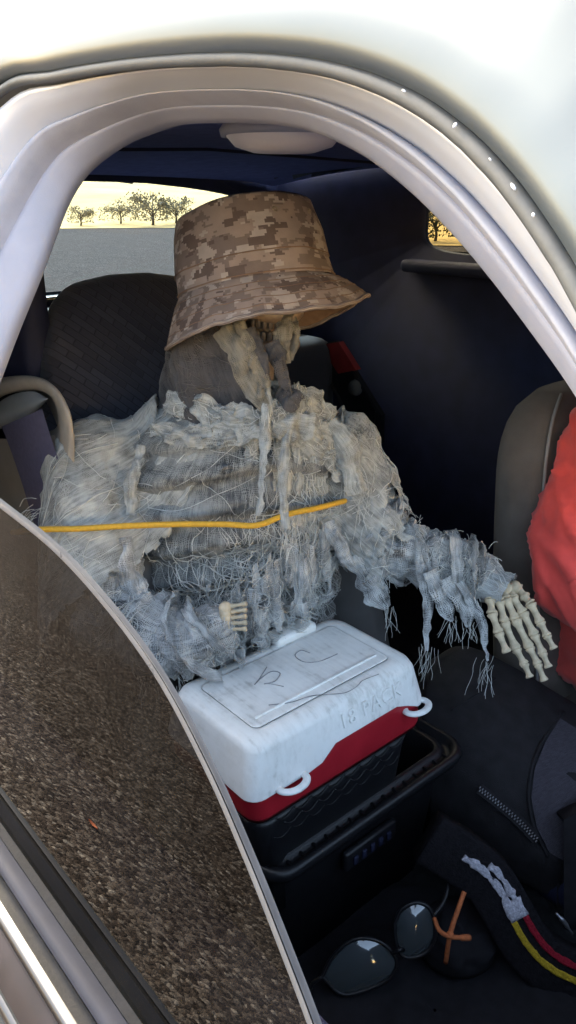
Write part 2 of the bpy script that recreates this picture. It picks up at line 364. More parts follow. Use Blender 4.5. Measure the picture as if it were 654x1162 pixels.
M['camo'] = camo_mat()
M['camo_under'] = mat('hat_lining', (.20, .13, .095), .95, 0, .15, 60, .3, 900, spec=.1)
M['eyelet'] = mat('brass_eyelet', (.30, .24, .18), .35, .7, .2, 60)
M['yellow'] = mat('yellow_elastic_cord', (.56, .32, .04), .65, 0, .12, 300, .5, 900, spec=.25)
M['redcloth'] = mat('red_sweatshirt_fleece', (.78, .085, .072), .92, 0, .10, 18, .35, 900, spec=.15, sheen=.2)
M['skin'] = mat('skin', (.45, .28, .20), .55, 0, .08, 30)
M['hair'] = mat('dark_hair', (.012, .009, .008), .5, 0, .3, 80)
M['trousers'] = mat('dark_blue_denim', (.03, .04, .07), .9, 0, .2, 60)
M['tyre'] = mat('tyre_rubber', (.018, .018, .019), .8, 0, .2, 30)
M['orange'] = mat('orange_twine', (.40, .11, .035), .8, 0, .25, 200, .5, 700)
M['white_yarn'] = mat('white_yarn', (.42, .41, .46), .95, 0, .35, 300, .8, 500, spec=.1)
M['yellow_yarn'] = mat('yellow_yarn', (.44, .30, .03), .95, 0, .25, 300, .8, 500, spec=.1)
M['red_yarn'] = mat('crimson_yarn', (.26, .014, .028), .95, 0, .25, 300, .8, 500, spec=.1)
M['black_yarn'] = mat('black_yarn', (.011, .010, .012), .95, 0, .35, 200, .9, 380, spec=.1)
M['zip'] = mat('grey_metal_zip', (.30, .30, .32), .35, .8, .2, 60)
M['lens'] = mat('dark_mirror_lens', (.05, .06, .065), .04, .0, .05, 10, spec=1.0, coat=1.0)
M['field'] = mat('dry_grass_field', (.78, .54, .23), 1, 0, .20, .35, 0, spec=.05, det=8)
M['bark'] = mat('tree_bark', (.07, .055, .045), .95, 0, .25, 6)
M['leaf'] = mat('haze_paled_leaf', (.25, .22, .15), .8, 0, .3, 1.2, spec=.2)  # paled: haze over the distant trees is put into the leaf colour
M['leaf2'] = mat('dark_green_leaf', (.045, .055, .030), .8, 0, .3, 1.2, spec=.2)
M['asphalt'] = asphalt_mat()
M['door_glass'] = glass_mat('tinted_door_glass', (.06, .058, .058), 0.0, .66, dust=.02)
M['glass_edge'] = mat('ground_glass_edge', (.13, .135, .15), .3, .0, .1, 60, spec=.5)
M['rear_glass'] = glass_mat('tinted_rear_glass', (.19, .26, .35), 0.0, .4)  # dark tint; its blue also stands in for sky reflection and flare
M['far_glass'] = glass_mat('dark_tinted_glass', (.13, .13, .11), 0.0, .3)
M['windshield'] = glass_mat('windshield_glass', (.85, .9, .88), 0.0, 1.0)
M['drop'] = glass_mat('water_drop', (.50, .53, .56), 0.05, .4, 1.33)
M['lamp_lens'] = mat('frosted_lamp_lens', (.62, .61, .68), .35, 0, .04, 40)
M['deadleaf'] = mat('rust_leaf', (.36, .085, .025), .7, 0, .25, 200)

# ------------------------------------------------------------------ ground, field, trees
def polar(r0, r1, nr, na, zf, power=1.0):
    rr = r0+(r1-r0)*np.linspace(0, 1, nr)**power; aa = np.linspace(0, 2*math.pi, na, endpoint=False)
    rows = np.array([[[r*math.cos(a), r*math.sin(a), zf(r, a)] for a in aa] for r in rr]); return grid(rows, True, True)
v, f = polar(.01, 700, 12, 48, lambda r, a: 0.0, 2.0)
mk('ground', v, f, M['asphalt'], None, False, origin=np.zeros(3), kind='structure')
def lot(a):                                           # the lot is wider towards the rear of the car
    a = (a % (2*math.pi)); return .62+.38*float(sstep(math.radians(130), math.radians(143), a))
def hill(r, a):
    q = r/lot(a)-44
    return .03 + .095*max(0, q)*(.9+.15*math.sin(3*a+.6)) + (.9*nz((r*math.cos(a)*.02, r*math.sin(a)*.02, 0), 1, 3)*min(1, q/20) if q > 0 else 0)
rr_ = 42+520*np.linspace(0, 1, 70)**1.7; aa_ = np.linspace(0, 2*math.pi, 200, endpoint=False)
rows = np.array([[[r*lot(a)*math.cos(a), r*lot(a)*math.sin(a), hill(r*lot(a), a)] for a in aa_] for r in rr_])
v, f = grid(rows, True, True)
mk('field', v, f, M['field'], None, True, origin=np.zeros(3), kind='structure')

def tree_parts(h, w, seed, leafmat, nleaf=1100, crown0=.16):
    rr = random.Random(seed); tr = []; tips = []
    trunk = catmull([(0, 0, 0), (.03*h, .01*h, h*.2), (-.02*h, .03*h, h*.42), (.02*h, 0, h*.62)], 7)
    tr.append(tube(trunk, np.linspace(.05*h, .02*h, 7), 6))
    for k in range(9):
        a = rr.uniform(0, 6.28); z0 = h*rr.uniform(.25, .5); b = np.array([math.cos(a), math.sin(a), 0])
        e = b*w*rr.uniform(.3, .48)+np.array([0, 0, h*rr.uniform(.55, .92)])
        s = np.array([.0, .01*h, z0]); mid = lerp(s, e, .5)+np.array([0, 0, h*.05])
        tr.append(tube(catmull([s, mid, e], 6), np.linspace(.018*h, .004*h, 6), 5)); tips += [e, mid*.5+e*.5]
    V = []; Fc = []
    for k in range(nleaf):
        if k % 3: c = np.array(tips[rr.randrange(len(tips))])+np.array([rr.gauss(0, 1)*w*.10, rr.gauss(0, 1)*w*.10, rr.gauss(0, 1)*h*.07])
        else:
            a = rr.uniform(0, 6.28); q = math.sqrt(rr.random())*.5
            c = np.array([math.cos(a)*w*q, math.sin(a)*w*q, h*(crown0+.6*rr.random()*(1-q*q*1.6))])
        u = nrm([rr.gauss(0, 1) for _ in range(3)]); w2 = nrm(np.cross(u, [rr.gauss(0, 1) for _ in range(3)])); s = h*rr.uniform(.022, .055)
        n0 = len(V); V += [c-u*s, c+w2*s*.6, c+u*s, c-w2*s*.6]; Fc.append([n0, n0+1, n0+2, n0+3])
    return merge(tr), (np.array(V), Fc)
TREE_LABELS = {}
def plant(px, py_base, dist, hpx, wpx, seed, name, label, group=None, leafm='leaf', pxl=None):
    d = D(px, 0); hd = nrm([d[0], d[1], 0]); base = hd*dist; a = math.atan2(base[1], base[0]); base[2] = hill(dist, a)-.05
    depth = dist*np.dot(hd, cF)
    h = hpx*depth/FPX; w = wpx*depth/FPX
    (tv, tf), (lv, lf) = tree_parts(h, w, seed, leafm)
    t = thing(name, base, label, 'tree', group)
    mk('trunk', tv+base, tf, M['bark'], t); mk('crown', lv+base, lf, M[leafm], t, False)
    return t
plant(68, 252, 44.5, 24, 30, 1, 'small_tree', 'small bare-looking tree beyond the lot, beside the pale rear window pillar', None)
plant(118, 258, 45.2, 26, 52, 2, 'small_tree', 'round bushy tree beyond the lot, first of the row in the rear window')
plant(158, 260, 44.5, 36, 46, 3, 'small_tree', 'small umbrella-shaped tree beyond the lot with a visible bare trunk')
plant(187, 262, 45.2, 29, 38, 4, 'small_tree', 'bushy tree beyond the lot, partly behind the camouflage hat')
for i, (px, d, h, w) in enumerate(((150, 84, 14, 22), (182, 90, 16, 24), (215, 92, 15, 20), (253, 88, 17, 12), (120, 95, 10, 16))):
    plant(px, 0, d, h, w, 20+i, 'hillside_tree', 'tiny sparse tree far up the dry hillside seen through the rear window', 'trees far up the dry hillside')
plant(512, 285, 27.6, 42, 56, 9, 'umbrella_tree', 'dark umbrella-shaped tree on dry grass seen through the far side window', None, 'leaf2')

# ------------------------------------------------------------------ the car (one thing, many parts)
YC = .96                                             # centre plane of the car
def Wy(z): dz = z-.95; return .13+.22*dz+.35*dz*max(dz, 0)
def onwin(px, py, off=0.0):
    d = D(px, py); lo, hi = .02, 3.0
    for _ in range(60):
        t = .5*(lo+hi); p = CAM+t*d
        if p[1] < Wy(p[2])+off: lo = t
        else: hi = t
    return p
car = thing('car', (-.4, YC, 0), 'silver two-door car with its side window lowered halfway and dark interior', 'car')
def part(name, vf, m, parent=None, smooth=True, uv=None, **k):
    return mk(name, vf[0], vf[1], M[m], parent or car, smooth, uv, **k)

Opx = [(0, 97), (60, 82), (150, 69), (250, 63), (330, 67), (400, 80), (470, 108), (530, 150), (580, 202), (620, 257), (654, 312), (690, 385), (740, 510), (820, 760)]
Ipx = [(72, 222), (108, 178), (175, 141), (255, 134), (330, 140), (392, 165), (447, 205), (498, 255), (542, 307), (590, 370), (645, 448), (690, 530), (740, 650), (830, 900)]
O3 = [onwin(*p) for p in Opx]; I3 = [onwin(p[0], p[1], .09) for p in Ipx]
Oleft = [(-1.05, Wy(.95), .95), (-1.045, Wy(1.1), 1.1), (-1.01, Wy(1.28), 1.28), (-.92, Wy(1.42), 1.42)]
Ileft = [onwin(-70, 640, .09), onwin(-32, 500, .09), onwin(3, 398, .09), onwin(40, 305, .09)]
O3 = catmull(np.array(Oleft+O3), 90); I3 = catmull(np.array(Ileft+I3), 90)
Nn = nrm([0, -1, .33])
def band(f0, f1, prof, n=9):
    rows = []
    for k in range(n):
        u = k/(n-1); f = f0+(f1-f0)*u
        rows.append(O3*(1-f)+I3*f+Nn*np.interp(u, [p[0] for p in prof], [p[1] for p in prof]))
    return rows
part('door_jamb', grid(band(.10, .46, [(0, -.004), (.12, .001), (.5, .003), (.8, -.002), (1, -.010)]), flip=False), 'jamb')
part('door_weatherstrip', grid(band(.44, .66, [(0, -.012), (.12, -.001), (.4, .005), (.75, .002), (1, -.012)])), 'rubber_pale')
ret = np.array([lerp((-.91, .40, .0), (0, 1, .14), float(sstep(-.80, -.55, p[0]))) for p in I3])
part('pillar_trim', grid(band(.63, 1.0, [(0, -.013), (.2, -.005), (.6, -.003), (.9, -.004), (1, -.010)])
     + [I3+ret*.03, I3+ret*.075]), 'trim_light')
seal_mid = O3*.95+I3*.05+Nn*.001
sl = part('roof_seal', tube(seal_mid, .0046+.0003*np.array([nz(p, 60, 2) for p in seal_mid]), 8), 'seal')
# chipped bright spots and water along the seal
for k, i in enumerate((52, 57, 61, 64, 67)):
    c = O3[i]*.985+I3[i]*.015+Nn*.0045
    tg = nrm(O3[i+1]-O3[i]); part('seal_chip', sphere(c, (.0006, .0008, .0005, .0007, .0006)[k], 7, 5, ax=np.array([tg, np.cross(Nn, tg), Nn]), sc=((3.2, 1.0, .5), (1.6, 1.8, .5), (2.4, .9, .6), (3.6, 1.2, .4), (1.8, 1.4, .5))[k]), 'jamb', sl)

# roof shell
base = np.array([O3[i] for i in range(len(O3)) if O3[i][0] > -.80 and i > 10])
rear = np.array([(-2.16, .40, .95), (-2.10, .43, 1.10), (-1.98, .45, 1.27), (-1.80, .43, 1.39), (-1.55, .39, 1.445), (-1.25, .35, 1.468), (-1.0, .335, 1.470)])
base = np.vstack([catmull(np.vstack([rear, base[:1]]), 30)[:-1], base])
Tn = np.gradient(base, axis=0); Tn /= np.linalg.norm(Tn, axis=1, keepdims=True)
Rd = np.cross(Tn, np.array([0, -1, .3])); Rd[:, 1] = 0; Rd /= np.linalg.norm(Rd, axis=1, keepdims=True)
if Rd[len(base)//2][2] < 0: Rd = -Rd
offs = [(0, .004), (.003, -.003), (.012, -.006), (.03, -.002), (.055, .012), (.085, .036), (.11, .07), (.133, .12), (.15, .20), (.162, .32), (.168, .46), (.17, .63)]
rows = []
for r_, dy in offs:
    q = base+Rd*r_; y = base[:, 1]+dy
    if dy > .19: y = lerp(y, np.full(len(y), base[:, 1].min()+dy), sstep(.15, .63, dy))
    q = q.copy(); q[:, 1] = np.minimum(y, YC); rows.append(q)
rows[-1][:, 1] = YC
half = np.array(rows); far = half[::-1].copy(); far[:, :, 1] = 2*YC-far[:, :, 1]
full = np.concatenate([half, far[1:]], 0); vv, ff = grid(full, flip=False)
m_ = full.shape[1]; xs = vv[:, 0]; zs = vv[:, 2]
front, back, roof = [], [], []
nR = full.shape[0]
for q in ff:
    i = min(q)//m_; cx = np.mean(xs[q]); cz = np.mean(zs[q]); inner = 7 <= i < nR-8
    if inner and cx > -.12: front.append(q)
    elif cx < -1.2 and 1.10 < cz < 1.44 and np.mean(vv[q][:, 1]) > .62: back.append(q)
    elif cx < -.25 and np.mean(vv[q][:, 1]) > 1.45 and 1.15 < cz < 1.44: back.append(q)
    else: roof.append(q)
def sub(vv, q):
    idx = sorted({i for a in q for i in a}); mp = {i: k for k, i in enumerate(idx)}
    return vv[idx], [[mp[i] for i in a] for a in q]
rf = part('roof', sub(vv, roof), 'silver'); part('windshield', sub(vv, front), 'windshield')
# dew on the roof side
drops = []
dr = random.Random(3)
for k in range(150):
    i = dr.randrange(30, m_-26); j = dr.randrange(4, 9)
    p = lerp(lerp(full[j, i], full[j, i+1], dr.random()), lerp(full[j+1, i], full[j+1, i+1], dr.random()), dr.random())
    n_ = nrm(np.cross(full[j+1, i]-full[j, i], full[j, i+1]-full[j, i]))
    if np.dot(n_, CAM-p) < 0: n_ = -n_
    tdir = nrm(full[j, i+1]-full[j, i]); bdir = np.cross(n_, tdir); s = dr.uniform(.0006, .0018)
    drops.append(sphere(p+n_*s*.12, s, 8, 5, ax=np.array([tdir, bdir, n_]), sc=(dr.uniform(.9, 2.6), 1, .4)))
part('dew_drop', merge(drops), 'drop', rf, kind='stuff')

# body sides
def side_y(x, z):
    y = .127 - .046*float(sstep(.95, .915, z)) - .025*np.sin(np.pi*np.clip((.91-z)/.7, 0, 1))
    y += .16*max(0, (x-.5)/1.2)**2 + .13*max(0, (-1.5-x)/.8)**2
    return y
for s_ in (0, 1):
    X = np.linspace(-2.3, 1.75, 60); Z = [.945, .93, .90, .86, .80, .7, .6, .5, .4, .3, .22]
    rows = np.array([[[x, side_y(x, z) if s_ == 0 else 2*YC-side_y(x, z), z] for x in X] for z in Z])
    vv, ff = grid(rows, flip=(s_ == 0)); dq = []; oq = []
    for q in ff:
        c = vv[q].mean(0)
        arch = any((c[0]-wx)**2+(c[2]-.31)**2 < .34**2 for wx in (-1.75, 1.05))
        if arch: continue
        (dq if -1.04 < c[0] < .42 else oq).append(q)
    part('door', sub(vv, dq), 'silver')
    part('front_wing', sub(vv, [q for q in oq if vv[q].mean(0)[0] > 0]), 'silver'); part('rear_wing', sub(vv, [q for q in oq if vv[q].mean(0)[0] < 0]), 'silver')
    ysgn = 1 if s_ == 0 else -1
    for wx in (-1.75, 1.05):
        c = np.array([wx, .23 if s_ == 0 else 2*YC-.23, .31]); AX = np.array([[1, 0, 0], [0, 0, 1], [0, 1, 0]])
        wh = part('tyre', lathe([(.19, -.09), (.28, -.10), (.31, -.08), (.31, .08), (.28, .10), (.19, .09)], 32, c, AX), 'tyre')
        part('rim', lathe([(.02, -.05), (.10, -.06), (.17, -.075), (.19, -.09), (.19, .09), (.05, .07)], 24, c, AX), 'chrome', wh)
# upper rear quarter between the door jamb and the roof
Q = full[0]
for s_ in (0, 1):
    top = np.array([p for p in Q if p[0] < -.78]); rows = []
    for u in np.linspace(0, 1, 6):
        r_ = []
        for p in top:
            z = lerp(p[2], .945, u); yb = side_y(p[0], .945); r_.append([p[0], lerp(p[1]+.004, yb, u**1.3), z])
        rows.append(r_)
    rows = np.array(rows)
    # leave the door opening free on the near side
    vv, ff = grid(rows)
    keep = []
    for q in ff:
        c = vv[q].mean(0)
        if c[0] > -1.04 and not (c[2] > 1.30 and c[0] < -.95-(1.46-c[2])*.3): continue
        if s_ and c[2] > 1.22 and c[0] < -.3: continue
        keep.append(q)
    vv = vv.copy()
    if s_: vv[:, 1] = 2*YC-vv[:, 1]
    if keep: part('rear_quarter_panel', sub(vv, keep), 'silver')
bonnet = np.array([[[x, YC+u*.66*(1-.12*max(0, (x-.6))**2), .95-.16*max(0, (x-.5)/1.25)**2-.10*abs(u)**3] for u in np.linspace(-1.22, 1.22, 17)] for x in np.linspace(.30, 1.75, 14)])
part('bonnet', grid(bonnet), 'silver')
part('front_bumper', rbox((1.72, YC, .5), (.16, 1.45, .5), .06, 3), 'silver')
part('tail_panel', rbox((-2.25, YC, .58), (.12, 1.3, .74), .05, 3), 'silver')
# belt line mouldings, and a reflection painted as a strip, on the near door
X = np.linspace(-1.04, .40, 30)
def strip(y0, z0, y1, z1, bulge, name, m, n=6):
    rows = []
    for k in range(n):
        u = k/(n-1)
        rows.append([[x, lerp(y0, y1, u)-bulge*math.sin(math.pi*u)*.7, lerp(z0, z1, u)+bulge*math.sin(math.pi*u)*.7] for x in X])
    return part(name, grid(rows), m)
strip(.150, .955, .126, .953, .003, 'window_wiper_seal', 'rubber')
strip(.126, .952, .114, .949, .004, 'belt_moulding', 'strip_blue')
strip(.114, .947, .106, .945, -.002, 'moulding_groove', 'rubber')
strip(.106, .946, .099, .942, .003, 'bright_belt_strip', 'chrome')
strip(.099, .941, .085, .926, .001, 'dark_reflection_strip', 'door_reflection')
strip(.084, .925, .080, .918, .002, 'door_crease_strip', 'chrome')

# the half lowered door glass: outline of its top edge follows the roof arch
gp = [(-60, 525), (0, 570), (60, 618), (120, 683), (180, 765), (235, 868), (280, 970), (318, 1065), (355, 1162), (400, 1290), (450, 1450)]
gt = [onwin(p[0]+3, p[1]+3) for p in gp]; gt = catmull(np.array(gt), 60)
gt = gt[gt[:, 2] > .95]
gr = []
for p in gt: gr.append([[p[0]*(1-u)+u*p[0]-.0, Wy(lerp(p[2], .93, u)), lerp(p[2], .93, u)] for u in np.linspace(0, 1, 14)])
gr = np.array(gr); gn = np.array([0, -1, .3])
og = grid(gr, flip=False)
dg = part('door_glass', og, 'door_glass')
edge = gt
T_, N_, B_ = frames(edge, up=[0, -1, .3])
hw, hh = .0024, .0016
rws = np.array([edge+N_*a+B_*b for a, b in ((hw, -.002), (hw, hh), (hw*.6, hh*1.6), (-hw*.6, hh*1.6), (-hw, hh), (-hw, -.002))])
part('glass_edge', grid(rws), 'glass_edge', dg)

# interior shell
hx = np.linspace(.05, -1.86, 26); hy = np.linspace(.46, 1.56, 20); rows = []
for x in hx:
    fx = np.clip((x+.35)/.4, 0, 1)
    rows.append([[x, y, 1.462+.012*math.cos((y-YC)/.6*1.5)-.10*fx**2-.040*np.clip((-x-1.35)/.5, 0, 1)**2 + .02*np.clip((.50-y)/.04, 0, 1)**2-.01*np.clip((y-1.45)/.1, 0, 1)**2] for y in hy])
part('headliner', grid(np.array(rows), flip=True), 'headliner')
# overhead lamp hanging below the headliner near the door
lc = P(322, 135, .86); lc[2] = 1.447
lm = part('courtesy_lamp', lathe([(.004, -.020), (.035, -.019), (.055, -.013), (.064, -.003), (.064, .012), (.004, .014)], 32, lc), 'lamp_lens')
part('lamp_bezel', lathe([(.064, -.002), (.070, -.003), (.072, .004), (.066, .012)], 32, lc), 'trim_light', lm)
# far wall with its side window
def wall_with_hole(axis, c, lo, hi, hole, rad, n=48):
    """ring between a rectangle and a rounded hole; returns verts (2 coords -> 3)"""
    (u0, v0), (u1, v1) = lo, hi; (a0, b0), (a1, b1) = hole
    inn = []; out = []
    cu, cv = (a0+a1)/2, (b0+b1)/2; hu, hv = (a1-a0)/2, (b1-b0)/2
    for k in range(n):
        t = 2*math.pi*(k+.5)/n; e = 2/rad
        ct, st = math.cos(t), math.sin(t)
        inn.append((cu+hu*math.copysign(abs(ct)**e, ct), cv+hv*math.copysign(abs(st)**e, st)))
        s = min((u1-cu if ct > 0 else cu-u0)/max(abs(ct), 1e-6), (v1-cv if st > 0 else cv-v0)/max(abs(st), 1e-6))
        out.append((cu+ct*s, cv+st*s))
    f3 = (lambda p, d=0: (c+d, p[0], p[1])) if axis == 'x' else (lambda p, d=0: (p[0], c+d, p[1]))
    return f3, inn, out
f3, inn, out = wall_with_hole('y', 1.585, (-1.88, .3), (.30, 1.47), ((-1.325, 1.255), (-.35, 1.452)), 7)
rows = np.array([[f3(p) for p in out], [f3(p) for p in inn], [f3(p, .03) for p in inn]])
part('far_side_trim', grid(rows, True), 'dark_trim')
fw = [f3(p, .02) for p in inn]; part('far_side_window', (np.array(fw), [list(range(len(fw)))]), 'far_glass', smooth=False)
f3, inn, out = wall_with_hole('x', -1.87, (.30, .3), (1.62, 1.48), ((.34, 1.155), (1.585, 1.428)), 5)
inn = [(p[0], p[1]-.045*max(0, (p[0]-.92)/.65)**1.5*(1 if p[1] > 1.3 else 0)) for p in inn]
rows = np.array([[f3(p) for p in out], [f3(p) for p in inn], [f3(p, -.04) for p in inn]])
part('tailgate_trim', grid(rows, True, True), 'dark_trim')
fw = [f3(p, -.03) for p in inn]; part('rear_window', (np.array(fw), [list(range(len(fw)))]), 'rear_glass', smooth=False)
part('rear_sill_strip', tube([(-1.862, .36, 1.152), (-1.862, 1.56, 1.152)], .006, 8), 'chrome')
part('parcel_shelf', rbox((-1.79, .95, 1.09), (.15, 1.25, .09), .02, 2), 'shelf')
part('rear_bench', rbox((-1.62, .95, .75), (.20, 1.15, .56), .06, 3), 'seat_dark', uv=None)
for y in (.62, 1.28):
    hr = part('rear_headrest', rbox((-1.63, y, 1.085), (.10, .25, .15), .045, 4), 'dark_trim')
part('floor', rbox((-.75, .95, .345), (2.25, 1.28, .03), .005, 1), 'carpet')
part('door_inner_panel', rbox((-.32, .205, .63), (1.42, .05, .60), .02, 2), 'dark_trim')
part('near_quarter_trim', rbox((-1.53, .50, .80), (.76, .05, 1.0), .02, 2), 'dark_trim')
part('firewall', rbox((.42, .95, .62), (.06, 1.36, .60), .01, 1), 'dark_trim')
part('dashboard', rbox((.28, .95, .80), (.26, 1.34, .24), .07, 4), 'dark_trim')
part('centre_console', rbox((-.30, .965, .39), (.80, .15, .08), .03, 3), 'dark_trim')
part('sill', rbox((-.3, .16, .30), (1.5, .12, .2), .03, 2), 'silver')
part('far_door_ledge', rbox((-.85, 1.565, 1.225), (1.0, .05, .03), .012, 3), 'dark_trim')
part('headliner_seam', tube([(-1.32, .45, 1.448), (-1.34, .96, 1.468), (-1.32, 1.54, 1.452)], .003, 6), 'dark_trim')
# far trim panel with a red reflector and a round lamp
c4 = [PY(*p, 1.50) for p in ((362, 392), (385, 386), (437, 470), (436, 502), (412, 498), (366, 412))]
cc = np.mean(c4, 0); outl = np.array(c4)
ring = [outl, cc+(outl-cc)*1.0+[0, -.015, 0], cc+(outl-cc)*.86+[0, -.018, 0], cc+(outl-cc)*.8+[0, -.012, 0]]
pn = part('door_reflector_panel', grid(np.array([ring[0], ring[1], ring[2], ring[3]]), True, False, True), 'black_plastic', smooth=False)
rp = np.array([PY(*p, 1.480) for p in ((362, 392), (384, 388), (404, 420), (384, 424))])
part('reflector', merge([(np.vstack([rp, rp+[0, .02, 0]]), [[0, 1, 2, 3], [0, 4, 5, 1], [1, 5, 6, 2], [2, 6, 7, 3], [3, 7, 4, 0]])]), 'red_panel', pn, False)
part('round_lamp', lathe([(.001, -.012), (.018, -.010), (.022, .0), (.022, .015)], 20, PY(403, 440, 1.482), np.array([[1, 0, 0], [0, 0, 1], [0, 1, 0]])), 'seat_grey', pn)

# B-pillar lower trim and belt guide
def yplane_patch(pts, y0, dy): return np.array([PY(p[0], p[1], y0+dy) for p in pts])
Yb = .445
outer = [(-60, 470), (-30, 440), (5, 428), (40, 427), (62, 438), (76, 458), (83, 482), (86, 530), (84, 640), (-60, 640)]
inner = [(-40, 490), (-20, 466), (5, 449), (35, 443), (52, 446), (62, 458), (66, 476), (60, 488), (30, 492), (-20, 505)]
o_ = catmull(np.array([(*p, 0) for p in outer+outer[:1]], float), 61)[:-1, :2]
i_ = catmull(np.array([(*p, 0) for p in inner+inner[:1]], float), 61)[:-1, :2]
rows = np.array([yplane_patch(o_, Yb, .03), yplane_patch(o_, Yb, .004), yplane_patch(o_*.94+i_*.06, Yb, -.006), yplane_patch(o_*.6+i_*.4, Yb, -.010), yplane_patch(o_*.2+i_*.8, Yb, -.006), yplane_patch(i_, Yb, .004), yplane_patch(i_, Yb, .04)])
bp_ = part('belt_pillar_trim', grid(rows, True, False, True), 'tan_lip')
low = np.array([[(-60, 500), (-25, 499), (4, 498), (26, 497), (62, 494)], [(-60, 600), (-25, 600), (6, 600), (36, 600), (66, 600)], [(-60, 740), (-25, 740), (6, 740), (36, 740), (66, 740)]], float)
part('pillar_lower_cover', grid(np.array([yplane_patch(r, Yb, -.016) for r in low])), 'tan_trim', bp_)
gtop = catmull(np.array([(-25, 482, 0), (-8, 462, 0), (14, 448, 0), (38, 444, 0), (54, 452, 0)], float), 14)[:, :2]
gbot = catmull(np.array([(-25, 490, 0), (0, 487, 0), (20, 482, 0), (38, 470, 0), (55, 453, 0)], float), 14)[:, :2]
rows = np.array([yplane_patch(gtop*(1-u)+gbot*u, Yb, .004-.016*math.sin(math.pi*min(u*.75+.1, 1))) for u in np.linspace(0, 1, 7)]+[yplane_patch(gbot, Yb, .02)])
part('belt_guide', grid(rows), 'guide', bp_)
bl = catmull(np.array([(2, 484, 0), (12, 510, 0), (24, 545, 0), (36, 585, 0), (52, 640, 0)], float), 12)[:, :2]
br = catmull(np.array([(48, 464, 0), (56, 490, 0), (66, 520, 0), (78, 560, 0), (92, 620, 0)], float), 12)[:, :2]
rows = np.array([yplane_patch(bl*(1-u)+br*u, Yb, -.020-.004*math.sin(math.pi*u)) for u in np.linspace(0, 1, 8)])
part('seat_belt', grid(rows), 'belt')

# passenger seat
SY = .68
def seat_x(z): return -.945-(z-.76)*.42
zs_ = [.46, .55, .7, .85, .98, 1.06, 1.12, 1.18, 1.225, 1.252, 1.264]; hw_ = [.25, .255, .26, .26, .25, .225, .195, .172, .145, .105, .04]; th_ = [.05, .055, .06, .06, .058, .055, .052, .05, .046, .036, .012]
rows = []
for z, h, t in zip(catmull(np.array([(z, 0, 0) for z in zs_]), 34)[:, 0], np.interp(np.linspace(0, 10, 34), range(11), hw_), np.interp(np.linspace(0, 10, 34), range(11), th_)):
    r_ = []
    for k in range(40):
        a = 2*math.pi*k/40; c, s = math.cos(a), math.sin(a)
        y = h*math.copysign(abs(c)**.55, c); x = t*math.copysign(abs(s)**.7, s)
        r_.append((seat_x(z)-.03+x, SY+y, z))
    rows.append(r_)
rows = np.array(rows); uvv = np.stack([rows[:, :, 1], rows[:, :, 2]], 2).reshape(-1, 2)
v_, f_ = grid(rows, True, True, True)
st = mk('passenger_seat', v_, f_, M['seat_dark'], car, True, uvv)
for sg in (-1, 1):
    pth = np.array([(seat_x(z)+.03+.035*math.sin((z-.46)/.6*3.1), SY+sg*(.205 if z < .9 else .205-.03*(z-.9)/.15), z) for z in np.linspace(.46, 1.07, 14)])
    v_, f_ = tube(pth, [.028]+[.062]*11+[.05, .02], 14); part('bolster', (v_, f_), 'seat_grey', st)
part('seat_cushion', rbox((-.86, SY, .46), (.40, .50, .14), .05, 4), 'seat_grey', st)
# driver seat (moved forward, its shoulder seen against the dark)
DY = 1.30
def dx(z): return -.665-(z-1.0)*.10
rows = []
for u in np.linspace(0, 1, 26):
    z = .45+.630*u; sh = max(0.02, 1-(max(0, u-.78)/.225)**2.6)**.5; h = .235*(.93+.07*math.sin(u*3))*(.55+.45*sh); t = .068*(.35+.65*sh)
    r_ = []
    for k in range(36):
        a = 2*math.pi*k/36; c, s = math.cos(a), math.sin(a)
        r_.append((dx(z)-.005+t*math.copysign(abs(s)**.6, s), DY+h*math.copysign(abs(c)**.5, c), z+.0))
    rows.append(r_)
ds = part('driver_seat', grid(np.array(rows), True, True, True), 'seat_taupe')
rows = np.array(rows); pp = catmull(np.array([rows[i, 12] for i in range(4, 26, 3)]), 30)
pp2 = np.array([rows[i, k_] for i, k_ in zip(range(3, 26), [15]*23)]) + np.array([.004, -.004, .002])
part('seam', tube(catmull(pp2, 40), .003, 6), 'piping', ds)
part('seat_cushion', rbox((-.42, DY, .47), (.46, .46, .14), .05, 4), 'seat_taupe', ds)

